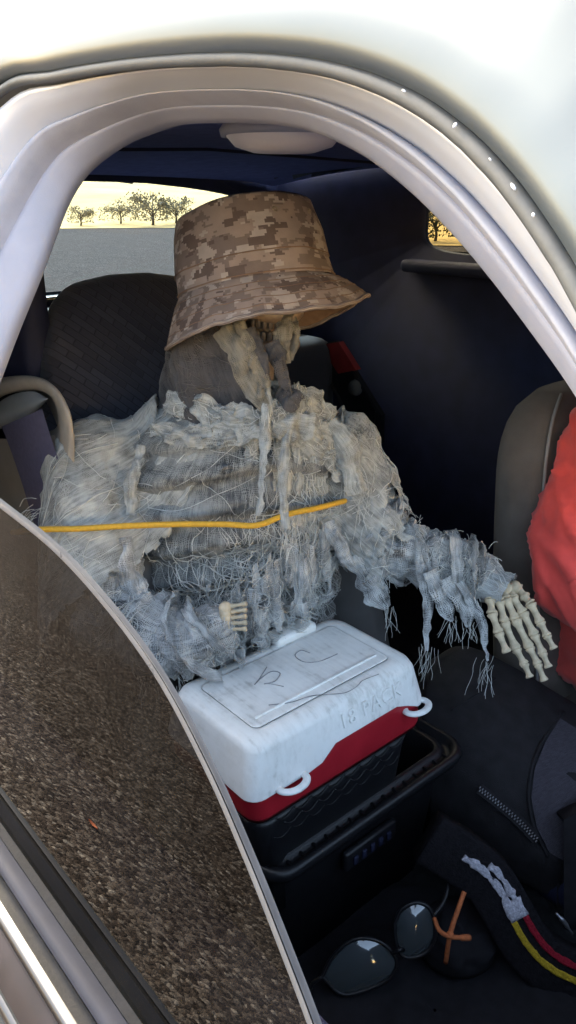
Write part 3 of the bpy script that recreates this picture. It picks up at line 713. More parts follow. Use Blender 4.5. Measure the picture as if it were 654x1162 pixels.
# ------------------------------------------------------------------ cloth helper: small position based solver
def cloth(X0, rest, pinned, caps, ells, steps=130, iters=10, g=-9.8, dt=.012, fr=.55, rad=.004):
    n, m = X0.shape[:2]; X = X0.copy(); Pv = X0.copy(); w = np.where(pinned, 0., 1.)[..., None]
    def link_(sl_a, sl_b):
        return sl_a, sl_b, np.linalg.norm(rest[sl_a]-rest[sl_b], axis=2, keepdims=True)
    S = slice; cons = []
    for st in (0, 1):
        cons.append((link_((S(st, n-1, 2), S(None)), (S(st+1, n, 2), S(None))), 1.))
        cons.append((link_((S(None), S(st, m-1, 2)), (S(None), S(st+1, m, 2))), 1.))
        cons.append((link_((S(st, n-1, 2), S(0, m-1)), (S(st+1, n, 2), S(1, m))), .35))
        cons.append((link_((S(st, n-1, 2), S(1, m)), (S(st+1, n, 2), S(0, m-1))), .35))
    for st in range(4):
        cons.append((link_((S(st, n-2, 4), S(None)), (S(st+2, n, 4), S(None))), .12))
        cons.append((link_((S(None), S(st, m-2, 4)), (S(None), S(st+2, m, 4))), .12))
    for it in range(steps):
        V = (X-Pv)*.97; Pv = X.copy(); X = X+w*(V+np.array([0, 0, g])*dt*dt)
        for _ in range(iters):
            for (a, b, L), k in cons:
                na = min(X[a].shape[0], X[b].shape[0]); nb = min(X[a].shape[1], X[b].shape[1])
                A = X[a][:na, :nb]; B = X[b][:na, :nb]; d = B-A; l = np.linalg.norm(d, axis=2, keepdims=True)+1e-9
                wa = w[a][:na, :nb]; wb = w[b][:na, :nb]; s = wa+wb+1e-9
                c = k*(l-L[:na, :nb])/l*d/s
                X[a][:na, :nb] += wa*c; X[b][:na, :nb] -= wb*c
        for p, q, r in caps:
            d = q-p; u = np.clip(((X-p)@d)/np.dot(d, d), 0, 1)[..., None]; c = p+u*d; e = X-c; l = np.linalg.norm(e, axis=2, keepdims=True)+1e-9
            hit = (l < r+rad)*w; X = X+hit*(e/l*(r+rad)-e); Pv = Pv+hit*fr*(X-Pv)
        for c, ax, rr in ells:
            e = (X-c)@ax.T/rr; l = np.linalg.norm(e, axis=2, keepdims=True)+1e-9
            hit = (l < 1.0)*w; X = X+hit*(((e/l*1.0)-e)*rr)@ax; Pv = Pv+hit*fr*(X-Pv)
    return X

# ------------------------------------------------------------------ the skeleton figure
aS = nrm([.457, .89, 0]); bS = nrm([.89, -.457, 0]); zU = np.array([0, 0, 1.0])
NECK = P(288, 442, 1.13); S1 = P(114, 534, 1.13); S2 = P(385, 512, 1.19)
EL1 = P(112, 690, 1.07); WR1 = P(215, 728, 1.02); HD1 = P(262, 708, 1.03)
EL2 = P(432, 622, 1.17); WR2 = P(552, 655, 1.12)
TC = P(262, 580, 1.19)
fig = thing('skeleton_figure', (TC[0], TC[1], .53), 'life-size toy skeleton wrapped in ragged grey gauze, sitting in the passenger seat', 'skeleton')
def fpart(name, vf, m, parent=None, smooth=True, uv=None, **k): return mk(name, vf[0], vf[1], M[m], parent or fig, smooth, uv, **k)

def torso_rows(off, nn=64, ribs=.006, wr=.0, seed=0):
    zz = np.linspace(-.285, .185, 56); rows = []
    prof_z = [-.29, -.22, -.14, -.05, .04, .10, .145, .175, .19]; prof_a = [.110, .148, .164, .170, .170, .160, .132, .085, .055]; prof_b = [.095, .118, .126, .128, .122, .108, .09, .066, .05]
    for z in zz:
        wa = np.interp(z, prof_z, prof_a); wb = np.interp(z, prof_z, prof_b)
        cen = TC+np.array([0, 0, z])+aS*(.10*max(0, z-.05))*1.5+bS*.02*math.sin(z*6)
        r_ = []
        for k in range(nn):
            t = 2*math.pi*k/nn; c, s = math.cos(t), math.sin(t)
            d = aS*c*wa+bS*s*wb; nd = nrm(aS*c/wa+bS*s/wb)
            p = cen+d
            rib = ribs*(math.sin((z+.035*abs(c)**1.3*1.2)*2*math.pi/.052)**1)*float(sstep(-.26, -.2, z))*(1-float(sstep(.10, .16, z)))
            p = p+nd*(off+rib)
            if wr: p = p+nd*(wr*nz(p*np.array([1, 1, 1.9]), 13, 3, seed)+wr*.8*abs(nz(p, 30, 2, seed+4)))
            r_.append(p)
        rows.append(r_)
    return np.array(rows)
core = torso_rows(-.003, 64, .0135)
fpart('rib_cage', grid(core, True, False, True), 'core')
wrap = torso_rows(.003, 110, .0125, .005, 3)
wrap_c = np.concatenate([wrap, wrap[:, :1]], 1)
fpart('torso_wrap', grid(wrap_c), 'gauze_thin', uv=guv(wrap_c))
spine = catmull([TC+[0, 0, -.33], TC+[0, 0, -.1]-bS*.02, NECK+[0, 0, -.02], P(285, 380, 1.10)], 20)
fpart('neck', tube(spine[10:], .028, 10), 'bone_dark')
fpart('pelvis', sphere(TC+np.array([0, 0, -.33]), .12, 20, 12, ax=np.array([aS, bS, zU]), sc=(1.25, .8, .7)), 'core')

# skull, jaw and teeth (most of it under the hat)
HC = P(285, 294, 1.075); hf = nrm(.62*cR-.80*cFh-np.array([0, 0, .12])); hs = nrm(np.cross(zU, hf)); hu = np.cross(hf, hs)
AXH = np.array([hs, hf, hu])
sv_, sf_ = sphere((0, 0, 0), 1.0, 32, 22)
for i in range(len(sv_)):
    x, y, z = sv_[i]
    low = float(sstep(.1, -.8, z)); fr_ = max(0, y)
    x *= 1-.32*low*(.4+.6*fr_); y = y*(1-.10*low)+.02
    for sx in (-1, 1):
        q = (x-sx*.38)**2+(z+.12)**2*1.2
        if y > .3 and q < .09: y -= .30*(1-q/.09)
    if y > .3 and x*x+(z+.45)**2 < .03: y -= .18
    sv_[i] = (x*.072, y*.088, z*.055 if z > 0 else z*.066)
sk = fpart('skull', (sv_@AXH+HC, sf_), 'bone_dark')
def hp(x, y, z): return HC+x*hs+y*hf+z*hu
mx = catmull([(-.044, .030, -.052), (-.036, .062, -.056), (-.016, .084, -.058), (.016, .084, -.058), (.036, .062, -.056), (.044, .030, -.052)], 22)
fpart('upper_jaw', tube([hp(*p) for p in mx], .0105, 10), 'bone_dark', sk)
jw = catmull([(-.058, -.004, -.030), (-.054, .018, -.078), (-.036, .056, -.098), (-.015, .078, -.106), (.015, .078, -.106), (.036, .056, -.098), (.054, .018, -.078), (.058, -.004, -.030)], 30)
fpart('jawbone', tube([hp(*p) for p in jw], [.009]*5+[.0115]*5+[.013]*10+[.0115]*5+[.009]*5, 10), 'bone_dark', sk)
for row, (z0, up_) in enumerate(((-.070, -1), (-.086, 1))):
    for k in range(12):
        a = (k-5.5)/5.5*1.18; x = .040*math.sin(a); y = .048+.040*math.cos(a)*.95
        t_ = np.array([math.cos(a), -math.sin(a), 0]); n_ = np.array([math.sin(a), math.cos(a), 0])
        ax = np.array([t_, n_, [0, 0, 1]])
        v_, f_ = rbox((0, 0, 0), (.0070, .006, .0135), .0022, 2)
        v_ = (v_@ax+np.array([x, y, z0]))@AXH+HC
        fpart('tooth', (v_, f_), 'tooth', sk)

# arms under the gauze
UA1 = catmull([S1, lerp(S1, EL1, .5), EL1], 12); FA1 = catmull([EL1, lerp(EL1, WR1, .5)-[0, 0, .008], WR1, HD1], 14)
S2e = P(398, 560, 1.19)
UA2 = catmull([S2, S2e, lerp(S2e, EL2, .6), EL2], 12); FA2 = catmull([EL2, lerp(EL2, WR2, .5)+[0, 0, .006], WR2], 14)
fpart('upper_arm', tube(UA1, .024, 10), 'core'); fpart('upper_arm', tube(UA2, .024, 10), 'core')
fpart('forearm', tube(FA1, .020, 10), 'core'); fpart('forearm', tube(FA2, .017, 10), 'core')

def sleeve(path, r, seed, nn=40, ns=60, amp=.012, lump=26, up=None):
    pa = catmull(path, ns); T, N, B = frames(pa, up); rr = np.interp(np.linspace(0, 1, ns), np.linspace(0, 1, len(r)), r); rows = []
    for i in range(ns):
        r_ = []
        for k in range(nn+1):
            t = 2*math.pi*k/nn; d = math.cos(t)*N[i]+math.sin(t)*B[i]; p = pa[i]+d*rr[i]
            s1 = nz(p+T[i]*.3, lump, 3, seed); ring = 1-abs(nz(p*1.0+T[i]*.06*math.sin(t+seed), lump*1.5, 2, seed+5))*2.2
            p = p+d*(amp*s1+amp*.75*max(-.6, ring)*.6)
            r_.append(p)
        rows.append(r_)
    rows = np.array(rows); rows[:, -1] = rows[:, 0]; return rows
CL = {}   # cloth surfaces kept for threads
def cloth_part(name, rows, m, parent=None, keep=None, thick=0):
    v_, f_ = grid(rows); n, mm = rows.shape[:2]
    if keep is not None: f_ = [q for q in f_ if keep[min(q)//mm, min(q) % mm]]
    return fpart(name, (v_, f_), m, parent, True, guv(rows))
CL['ua1'] = sleeve(UA1, [.012, .048, .058, .060, .058, .055], 1); CL['fa1'] = sleeve(np.vstack([FA1[:-2], [lerp(WR1, HD1, .98)]]), [.056, .052, .046, .040, .030], 2)
CL['ua2'] = sleeve(UA2, [.015, .05, .058, .056, .050], 3); CL['fa2'] = sleeve(np.vstack([FA2, [P(578, 668, 1.105)]]), [.046, .042, .038, .038, .037, .033, .022], 4, amp=.010, lump=34)
for k in ('ua1', 'fa1', 'ua2', 'fa2'): cloth_part('sleeve', CL[k], 'gauze_arm')

# draped shawls over both shoulders
caps = [(S1, S2, .056), (S1, EL1, .074), (S2, EL2, .062), (EL1, WR1, .05), (NECK-[0, 0, .03], P(285, 370, 1.1), .052)]
ells = [(TC+np.array([0, 0, -.06])+bS*.0, np.array([aS, bS, zU]), np.array([.175, .138, .27]))]
def ragged(n, m, seed, ends=(.75, 1.0), sides=.12, holes=10):
    k = np.ones((n, m), bool); rr = random.Random(seed)
    for j in range(m):
        e = ends[0]+(ends[1]-ends[0])*(.5+.9*nz((j*.23, seed, 0), 1, 3)); e -= .06*rr.random(); k[int(np.clip(e, .2, 1)*n):, j] = False
    for i in range(n):
        a = int(m*sides*(.4+1.0*abs(nz((i*.21, seed+3, 0), 1, 3)))); b = int(m*sides*(.4+1.0*abs(nz((i*.19, seed+9, 0), 1, 3))))
        k[i, :a] = False; k[i, m-b:] = False
    for h in range(holes):
        ci, cj, r = rr.uniform(.3, 1)*n, rr.random()*m, rr.uniform(.8, 2.6)
        ii, jj = np.mgrid[0:n, 0:m]; k &= ~(((ii-ci)**2*.5+(jj-cj)**2) < r*r)
    return k
def wrinkle(rows, amp, sc, seed):
    N = gnormals(rows); out = rows.copy()
    for i in range(rows.shape[0]):
        for j in range(rows.shape[1]):
            p = rows[i, j]; q = p+.018*nzv(p, 14, seed+1)
            cr_ = (1-abs(nz(q, sc, 2, seed))*3.0); c2 = (1-abs(nz(q, sc*2.3, 2, seed+6))*3.0)
            out[i, j] = p+N[i, j]*(amp*max(-.5, cr_)*.8+amp*.45*max(-.5, c2))
    return out
def shawl2(ctrl, v0, v1, width, n, m, gather, seed, steps=70, pinrows=(.5,)):
    """sheet laid along a shoulder line, then left to settle on the body"""
    C = catmull(np.array(ctrl), n); L = np.linalg.norm(np.diff(C, axis=0), axis=1).sum(); rr = np.random.default_rng(seed)
    u = np.linspace(0, 1, n)[:, None]; v = np.linspace(v0, v1, m)[None, :]
    rest = np.zeros((n, m, 3)); rest[..., 0] = u*L*1.12; rest[..., 1] = v*width
    gs = gather+(.92-gather)*np.clip(u*1.6, 0, 1)
    X0 = C[:, None, :]+bS*(v*width*gs)[..., None]*.93-zU*(np.abs(v)**1.6*width*.9)[..., None]*np.clip(u*2+.2, 0, 1)[..., None]
    X0[..., 2] += .010*np.sin(v*34+u*4+seed)*(1-u*.4); X0 = X0+rr.normal(0, .0015, X0.shape)
    pin = np.zeros((n, m), bool); pin[0] = True
    for q in pinrows:
        j0 = int(m*(-v0)/(v1-v0)); pin[int(q*n), j0-3:j0+4:3] = True
    return cloth(X0, rest, pin, caps, ells, steps=steps)
shA = shawl2([P(252, 440, 1.10), P(205, 442, 1.11), P(152, 456, 1.11), P(104, 496, 1.10), P(64, 548, 1.09), P(46, 615, 1.08)], -.17, .36, .42, 84, 60, .45, 5, pinrows=(.3, .62))
CL['shA'] = wrinkle(shA, .0050, 17, 2)
shB = shawl2([P(298, 436, 1.10), P(340, 440, 1.13), P(378, 470, 1.17), P(391, 512, 1.18), P(398, 545, 1.18)], -.3, .36, .40, 64, 66, .5, 8, pinrows=(.55,))
CL['shB'] = wrinkle(shB, .0060, 20, 7)
cloth_part('shawl', CL['shA'], 'gauze', keep=ragged(84, 60, 4, (.82, 1.0), .06, 0))
cloth_part('shawl', CL['shB'], 'gauze', keep=ragged(64, 66, 9, (.80, 1.0), .07, 10))
# chest bib hanging from the collar
def bib(pts_top, length, n, m, seed, steps=110, stretch=1.35):
    top = catmull(np.array(pts_top), m); w = np.linalg.norm(np.diff(top, axis=0), axis=1).sum()*stretch
    u = np.linspace(0, 1, n)[:, None]; v = np.linspace(0, 1, m)[None, :]
    rest = np.zeros((n, m, 3)); rest[..., 0] = u*length; rest[..., 1] = v*w
    X0 = top[None]+(bS*.85-zU*.5)*(u*length)[..., None]
    X0 = X0+bS*(.012*np.sin(v*24+seed)*(.3+u))[..., None]
    pin = np.zeros((n, m), bool); pin[0] = True
    return cloth(X0, rest, pin, caps, ells, steps=steps)
CL['bib1'] = wrinkle(bib([P(205, 452, 1.06), P(250, 462, 1.03), P(300, 465, 1.02), P(345, 455, 1.05)], .05, 24, 60, 1), .003, 35, 11)
cloth_part('chest_rag', CL['bib1'], 'gauze', keep=ragged(24, 60, 14, (.5, 1.0), .03, 4))
CL['bib2'] = wrinkle(bib([P(305, 462, 1.03), P(335, 462, 1.04), P(372, 480, 1.08)], .15, 46, 50, 2, stretch=1.6), .004, 32, 13)
cloth_part('chest_rag', CL['bib2'], 'gauze', keep=ragged(46, 50, 17, (.6, 1.0), .06, 8))
CL['bib3'] = wrinkle(bib([P(212, 675, 1.04), P(262, 640, 1.03), P(305, 612, 1.03), P(345, 588, 1.06), P(378, 584, 1.12)], .075, 40, 70, 3, stretch=1.5), .005, 30, 19)
cloth_part('belly_rag', CL['bib3'], 'gauze_arm', keep=ragged(40, 70, 21, (.55, 1.0), .05, 14) & ragged(40, 70, 33, (.70, 1.0), .0, 10)[::-1])

# dark scarf from under the hat down to the near shoulder, and beige strips beside the face
NB = P(292, 420, 1.10)
rows = []
for u in np.linspace(0, 1, 30):
    cen = lerp(P(290, 335, 1.08), P(272, 470, 1.14), u); r_ = []; rad = .088+.016*u+.014*math.sin(u*3.1)
    for w_ in np.linspace(-1, 1, 44):
        a0 = 40-66*u; a = math.radians(a0+(w_+1)/2*(195-a0))   # from beside the chin, over the near side, to the back
        d = -cFh*math.cos(a)-cR*math.sin(a)
        d = nrm(d); p = cen+d*rad*(1.0-.20*u*(w_ < -.6))
        fold = .008*math.sin(a*7+u*4)*(.3+u)+.010*nz(p, 22, 3, 2)+.004*abs(nz(p*np.array([1, 1, .4]), 60, 2, 5))
        r_.append(p+d*fold)
    rows.append(r_)
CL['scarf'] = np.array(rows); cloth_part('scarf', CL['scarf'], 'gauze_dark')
def ribbon(path, w, seed, n=40, m=7, up=None, curl=.35, amp=.003, taper=(.7, 1, .8)):
    pa = catmull(np.array(path), n); T, N, B = frames(pa, up); rows = []
    for i in range(n):
        ww = w*np.interp(i/(n-1), np.linspace(0, 1, len(taper)), taper)*(1+.35*nz((i*.12, seed, 1), 1, 3)); tw = 1.2*nz((i*.05, seed+4, 2), 1, 2); r_ = []
        b = B[i]*math.cos(tw)+N[i]*math.sin(tw); n_ = -B[i]*math.sin(tw)+N[i]*math.cos(tw)
        for k in range(m):
            q = (k/(m-1)-.5)*2; p = pa[i]+b*q*ww/2-n_*curl*ww*q*q*.6
            r_.append(p+n_*amp*nz(p, 90, 2, seed)*2)
        rows.append(r_)
    return np.array(rows)
def strip_part(path, w, seed, m, name='gauze_strip', **k):
    rows = ribbon(path, w, seed, **k); CL['s%d' % seed] = rows; return cloth_part(name, rows, m)
tow = -cF
for k_, (pts_, w_) in enumerate((([P(185, 452, 1.06), P(225, 466, 1.03), P(262, 478, 1.012), P(302, 474, 1.01), P(335, 455, 1.04)], .046), ([P(168, 486, 1.05), P(210, 492, 1.03), P(255, 494, 1.015), P(298, 482, 1.012)], .034), ([P(318, 452, 1.04), P(345, 458, 1.06), P(372, 478, 1.10), P(396, 505, 1.13)], .055), ([P(310, 478, 1.015), P(340, 488, 1.03), P(375, 512, 1.08), P(402, 545, 1.12)], .05))):
    rows_ = wrinkle(ribbon(pts_, w_, 80+k_, n=64, m=16, up=tow, curl=.3, taper=(.6, 1, 1.1, .9, .6)), .0055, 15, 60+k_); CL['col%d' % k_] = rows_; cloth_part('collar_rag', rows_, 'gauze')
strip_part([P(252, 372, 1.0), P(268, 400, .992), P(284, 435, 1.0), P(303, 466, 1.0)], .030, 31, 'gauze_beige', up=tow, taper=(1, 1, .9, .55))
strip_part([P(262, 374, 1.005), P(276, 395, .995), P(293, 415, .995), P(303, 440, 1.0)], .022, 32, 'gauze_beige', up=tow, taper=(1, 1.1, .9, .6))
for k_, (pts_, w_, m_) in enumerate((([P(270, 362, 1.0), P(283, 395, .992), P(291, 430, 1.0), P(296, 452, 1.0)], .016, 'gauze_beige'), ([P(284, 372, 1.0), P(297, 402, .993), P(306, 432, 1.0)], .013, 'gauze_dark'), ([P(308, 388, 1.005), P(318, 415, 1.01), P(330, 450, 1.02)], .022, 'gauze_dark'), ([P(330, 356, 1.04), P(334, 385, 1.035), P(331, 408, 1.03)], .014, 'gauze_beige'))):
    strip_part(pts_, w_, 130+k_, m_, up=tow, taper=(1, 1.1, .8, .3))
strip_part([P(322, 352, 1.03), P(321, 380, 1.02), P(327, 412, 1.02)], .028, 33, 'gauze_beige', up=tow, taper=(1, .9, .25))
strip_part([P(300, 432, 1.02), P(303, 470, 1.0), P(298, 520, .995), P(293, 585, 1.0)], .016, 34, 'gauze', up=tow, taper=(1, .9, .8, .5))
strip_part([P(318, 440, 1.03), P(328, 452, 1.02), P(336, 440, 1.03)], .030, 35, 'gauze_dark', up=tow)
strip_part([P(330, 470, 1.03), P(322, 530, 1.01), P(324, 600, 1.01)], .014, 36, 'gauze', up=tow)
strip_part([P(372, 480, 1.08), P(396, 515, 1.09), P(408, 560, 1.10)], .04, 37, 'gauze', up=tow)
strip_part([P(160, 505, 1.05), P(150, 540, 1.04), P(148, 585, 1.04)], .018, 38, 'gauze', up=tow)
strip_part([P(140, 610, 1.03), P(150, 660, 1.02), P(165, 700, 1.01)], .03, 39, 'gauze_arm', up=tow)
# strips wound round and hanging from the far arm
def helix(path, turns, r, ph, lo=0, hi=1, n=40):
    pa = catmull(path, n); T, N, B = frames(pa); u = np.linspace(0, 1, n); a = 2*math.pi*turns*u+ph
    q = pa+r*(np.cos(a)[:, None]*N+np.sin(a)[:, None]*B); return q[int(lo*n):max(int(hi*n), int(lo*n)+6)]
for k, (pth, tr, r, ph, lo, hi, w) in enumerate(((FA2, 1.5, .043, .4, .1, .8, .020), (FA2, 2, .045, 2.2, .35, 1, .017), (FA2, 1.2, .042, 4.0, .0, .6, .022), (UA2, 1.2, .062, 1.0, .2, 1, .024), (FA2, 2.4, .041, 5.2, .45, 1, .013), (FA1, 1.6, .055, 1, .1, .9, .022), (FA1, 2, .050, 3.4, .3, 1, .018), (UA1, 1.3, .066, .2, .2, 1, .024), (UA1, 1, .064, 3.0, .1, .9, .02))):
    strip_part(helix(pth, tr, r, ph, lo, hi), w, 40+k, 'gauze_arm', n=60)
for k, pp_ in enumerate(([P(478, 640, 1.10), P(486, 680, 1.10), P(484, 738, 1.10)], [P(508, 655, 1.09), P(528, 690, 1.09), P(532, 712, 1.09)], [P(522, 660, 1.09), P(545, 700, 1.09), P(554, 750, 1.09)], [P(402, 630, 1.12), P(425, 668, 1.12), P(440, 690, 1.12)], [P(488, 648, 1.09), P(506, 690, 1.09), P(514, 705, 1.09)], [P(372, 592, 1.10), P(388, 625, 1.09), P(405, 650, 1.10)])):
    strip_part(pp_, (.016, .024, .014, .045, .022, .02)[k], 60+k, 'gauze_arm', 'hanging_rag', up=tow, taper=(1, 1.1, .9, .25))

# far hand bones
def bone(a, b, r, name='phalanx', parent=None, m='bone'):
    a = np.asarray(a); b = np.asarray(b); L = np.linalg.norm(b-a); z = nrm(b-a); x = nrm(np.cross(z, cF)); y = np.cross(z, x)
    pr = [(.001, -.03), (.72, -.01), (1.08, .05), (1.0, .13), (.70, .25), (.60, .5), (.66, .72), (.92, .86), (1.02, .94), (.8, 1.0), (.001, 1.02)]
    v_, f_ = lathe([(q*r, u*L) for q, u in pr], 12); return fpart(name, (v_@np.array([x, y, z])+a, f_), m, parent)
def hz(pts, t0, t1): return [P(530+x/5.27, 640+y/5.27, t) for (x, y), t in zip(pts, np.linspace(t0, t1, len(pts)))]
hand = fpart('wrist_bones', merge([sphere(P(566+9*i, 668-1.5*abs(i-1), 1.11), .010, 10, 8) for i in range(3)]), 'bone')
for pts in ([(128, 150), (140, 215), (150, 295), (190, 410), (240, 530)], [(175, 150), (195, 220), (222, 345), (295, 510), (345, 600), (378, 680)], [(215, 140), (235, 205), (290, 330), (375, 500), (425, 600), (465, 700)],
            [(255, 135), (275, 200), (335, 290), (405, 425), (455, 535), (490, 620)], [(300, 140), (345, 195), (380, 235), (440, 350), (480, 430), (522, 508)]):
    q = hz(pts, 1.11, 1.075)
    for i in range(len(q)-1):
        bone(q[i], q[i+1], (.0082, .0080, .0076, .0069, .0060)[min(i, 4)], 'finger_bone', hand)
# near hand: finger tips sticking out of the gauze cuff
hand1 = fpart('knuckles', merge([sphere(P(256, 690+6*i, 1.005), .009, 8, 6) for i in range(5)]), 'bone')
for i in range(5):
    bone(P(262, 688+6.5*i, 1.004), P(280, 685+7.2*i, .996), .0036, 'finger_bone', hand1)

# loose threads that run over the cloth, curl and fray
def threads(rows, count, seed, length=.07, r=.00042, lift=.0025, wild=1.0, where=None):
    rr = np.random.default_rng(seed); N = gnormals(rows); n, m = rows.shape[:2]; out = []
    cell = np.mean(np.linalg.norm(np.diff(rows, axis=1), axis=2))+1e-6
    for k in range(int(count*1.7)):
        i, j = rr.uniform(1, n-2), rr.uniform(1, m-2); a = rr.uniform(0, 6.28) if rr.random() < .5 else rr.choice([0, math.pi/2])+rr.normal(0, .25)
        if where is not None:
            if not where(rows[int(i), int(j)]): continue
        elif nz(rows[int(i), int(j)], 13, 2, seed) < -.02: continue
        st = length*rr.uniform(.4, 1.6); seg = 12; pts = []; lf = rr.uniform(.3, 1)*lift
        for q in range(seg):
            i0, j0 = int(np.clip(i, 0, n-2)), int(np.clip(j, 0, m-2)); fi, fj = np.clip(i-i0, 0, 1), np.clip(j-j0, 0, 1)
            p = (rows[i0, j0]*(1-fi)+rows[i0+1, j0]*fi)*(1-fj)+(rows[i0, j0+1]*(1-fi)+rows[i0+1, j0+1]*fi)*fj
            nn_ = N[i0, j0]; nn_ = nn_ if np.dot(nn_, CAM-p) > 0 else -nn_
            pts.append(p+nn_*(lf+lift*.8*math.sin(q*.9+k)))
            a += rr.normal(0, .27*wild); s = st/seg/cell; i += math.sin(a)*s; j += math.cos(a)*s
            if not (0 < i < n-1 and 0 < j < m-1): break
        if len(pts) > 3: out.append(tube(catmull(np.array(pts), len(pts)*2), r*rr.uniform(.7, 1.5), 3, False))
    return merge(out)
for k, (key, cnt, ln, wild) in enumerate((('ua1', 200, .08, 1.2), ('fa1', 320, .08, 1.5), ('ua2', 200, .08, 1.3), ('fa2', 340, .08, 1.5), ('shA', 60, .12, .5), ('shB', 110, .11, .7), ('bib1', 60, .06, .8), ('col0', 60, .06, .8), ('col2', 60, .06, .8), ('col3', 60, .06, .8), ('bib2', 220, .10, 1.0), ('bib3', 250, .11, 1.3))):
    fpart('loose_threads', threads(CL[key], cnt, k, ln, wild=wild), 'thread', kind='stuff')
fpart('loose_threads', threads(wrap_c, 50, 30, .14, r=.0004, wild=.4), 'thread', kind='stuff')
M['thread_dark'] = mat('dark_thread', (.14, .135, .135), .95, 0, .3, 60, spec=.1)
fpart('loose_threads', threads(CL['scarf'], 170, 77, .06, r=.0004, wild=.4), 'thread_dark', kind='stuff')
def low_right(p):
    e = p-CAM; w_ = e@cF; px = CX+FPX*(e@cR)/w_; py = CY-FPX*(e@cU)/w_
    return w_ < 1.22 and py > 600+.0*px and py > 700-(px-205)*.75+30*nz(p, 20, 2, 3)
fpart('loose_threads', threads(wrap_c, 5200, 91, .10, r=.00050, lift=.006, wild=2.0, where=low_right), 'thread', kind='stuff')
# frayed ends
fr = []
frr = np.random.default_rng(5)
def fray(p, d, count, length, spread, r=.0005):
    for k in range(count):
        q = np.asarray(p)+frr.normal(0, .006, 3); dd = nrm(np.asarray(d)+frr.normal(0, spread, 3)); pts = [q]
        for s in range(6):
            dd = nrm(dd+frr.normal(0, .20, 3)+np.array([0, 0, -.22])); q = q+dd*length/6*frr.uniform(.6, 1.3); pts.append(q)
        fr.append(tube(catmull(np.array(pts), 12), r, 3, False))
for p, d in ((P(484, 735, 1.10), -zU), (P(554, 750, 1.09), -zU), (P(532, 712, 1.09), -zU), (P(440, 690, 1.12), -zU), (P(405, 565, 1.10), -zU+cR*.5), (P(293, 585, 1.0), -zU), (P(324, 600, 1.01), -zU), (P(45, 580, 1.06), -cR), (P(200, 770, 1.01), -zU), (P(170, 755, 1.02), -zU), (P(514, 705, 1.09), -zU), (P(303, 466, 1.0), -zU), (P(350, 655, 1.07), -zU), (P(290, 690, 1.03), -zU), (P(235, 752, 1.01), -zU)):
    fray(p, d, 12, frr.uniform(.025, .06), .22, .00034)
for k in range(170):
    u = frr.random(); j = frr.integers(0, 60); i = frr.integers(0, 41); p = CL['fa2'][min(59, int(j)), int(i) % 40]; fray(p, p-FA2[min(13, int(j/60*13))], 1, .022, .6, .0004)
for k in range(120):
    j = frr.integers(0, 59); i = frr.integers(0, 40); p = CL['fa1'][int(j), int(i)]; fray(p, p-FA1[min(13, int(j/60*13))], 1, .018, .6, .0004)
fpart('frayed_ends', merge(fr), 'thread', kind='stuff')

# ------------------------------------------------------------------ bucket hat
hat_up = nrm(-.16*cR+.93*cU+.10*cF); hat_up = nrm(-.15*cR+.95*np.array([0, 0, 1.0])+.26*cFh)
hx_ = nrm(cR-np.dot(cR, hat_up)*hat_up); hy_ = np.cross(hat_up, hx_)           # hy_ points away from the camera
HB = P(290, 326, 1.065)                                                        # centre of the crown seam
hat = thing('bucket_hat', HB-[0, 0, .05], 'desert digital camouflage bucket hat tipped back on the skeleton', 'hat')
def hring(r, h, wob=0., ph=0.): 
    return lambda a: HB+(hx_*math.cos(a)+hy_*math.sin(a))*(r+wob*math.sin(2*a+ph))+hat_up*h
NA = 96; A_ = np.linspace(0, 2*math.pi, NA+1)
def hat_loft(fr_, m, name, close=False, parent=None):
    rows = np.array([[g(a) for a in A_] for g in fr_]); uv_ = guv(rows)
    return mk(name, rows.reshape(-1, 3), grid(rows)[1], M[m], parent or hat, True, uv_)
def dent(g, amp, sc, sd):
    def q(a):
        p = g(a); d = nrm(p-HB-hat_up*np.dot(p-HB, hat_up)); return p+d*amp*nz(p, sc, 3, sd)
    return q
cr = []
for r, h in ((.1075, -.004), (.1070, .0), (.1062, .010), (.1050, .024), (.1052, .026), (.1040, .036), (.1015, .06), (.0985, .076), (.0960, .090), (.0945, .096), (.0925, .0985), (.0915, .0965), (.088, .0985), (.070, .103), (.04, .105), (.001, .1055)):
    cr.append(dent(hring(r, h), .0075, 13, 1))
crown = hat_loft(cr, 'camo', 'crown')
def brim_pt(a, u, off=0.0):
    # brim: droops on the left, flares and lifts on the right, waves in front
    c, s = math.cos(a), math.sin(a)
    out = .034+.006*math.cos(a)
    drop = .040+.008*math.cos(a+math.pi)+.010*max(0, -s)**2*math.cos(2*a+.2)
    flare = .55+.45*float(sstep(.2, 1.0, c))
    r = .107+out*(u**1.0)*(.75+.36*flare)
    h = -.004-drop*u**(1.0+.5*flare)*(1.25-.28*flare)+.004*u*math.sin(3*a+1.0)+.006*u*nz((c*1.3, s*1.3, 2), 1.6, 3)-.017*u*max(0, -s)**1.5
    return HB+(hx_*c+hy_*s)*r+hat_up*(h+off)
U_ = np.linspace(0, 1, 12)
rows = np.array([[brim_pt(a, u) for a in A_] for u in U_]); 
mk('brim', rows.reshape(-1, 3), grid(rows)[1], M['camo'], hat, True, guv(rows)+[.31, .2])
rows2 = rows-hat_up*.003; mk('brim_lining', rows2.reshape(-1, 3), grid(rows2)[1], M['camo_under'], hat, True)
edge_ = np.array([brim_pt(a, 1.0, -.0015) for a in A_]); v_, f_ = tube(edge_, .0030, 8, False); mk('brim_edge', v_, f_, M['camo'], hat, True, np.tile(np.linspace(0, .3, 8), len(edge_)).reshape(-1)[:, None].repeat(2, 1)+np.repeat(np.linspace(0, .7, len(edge_)), 8)[:, None]*[1, 0])
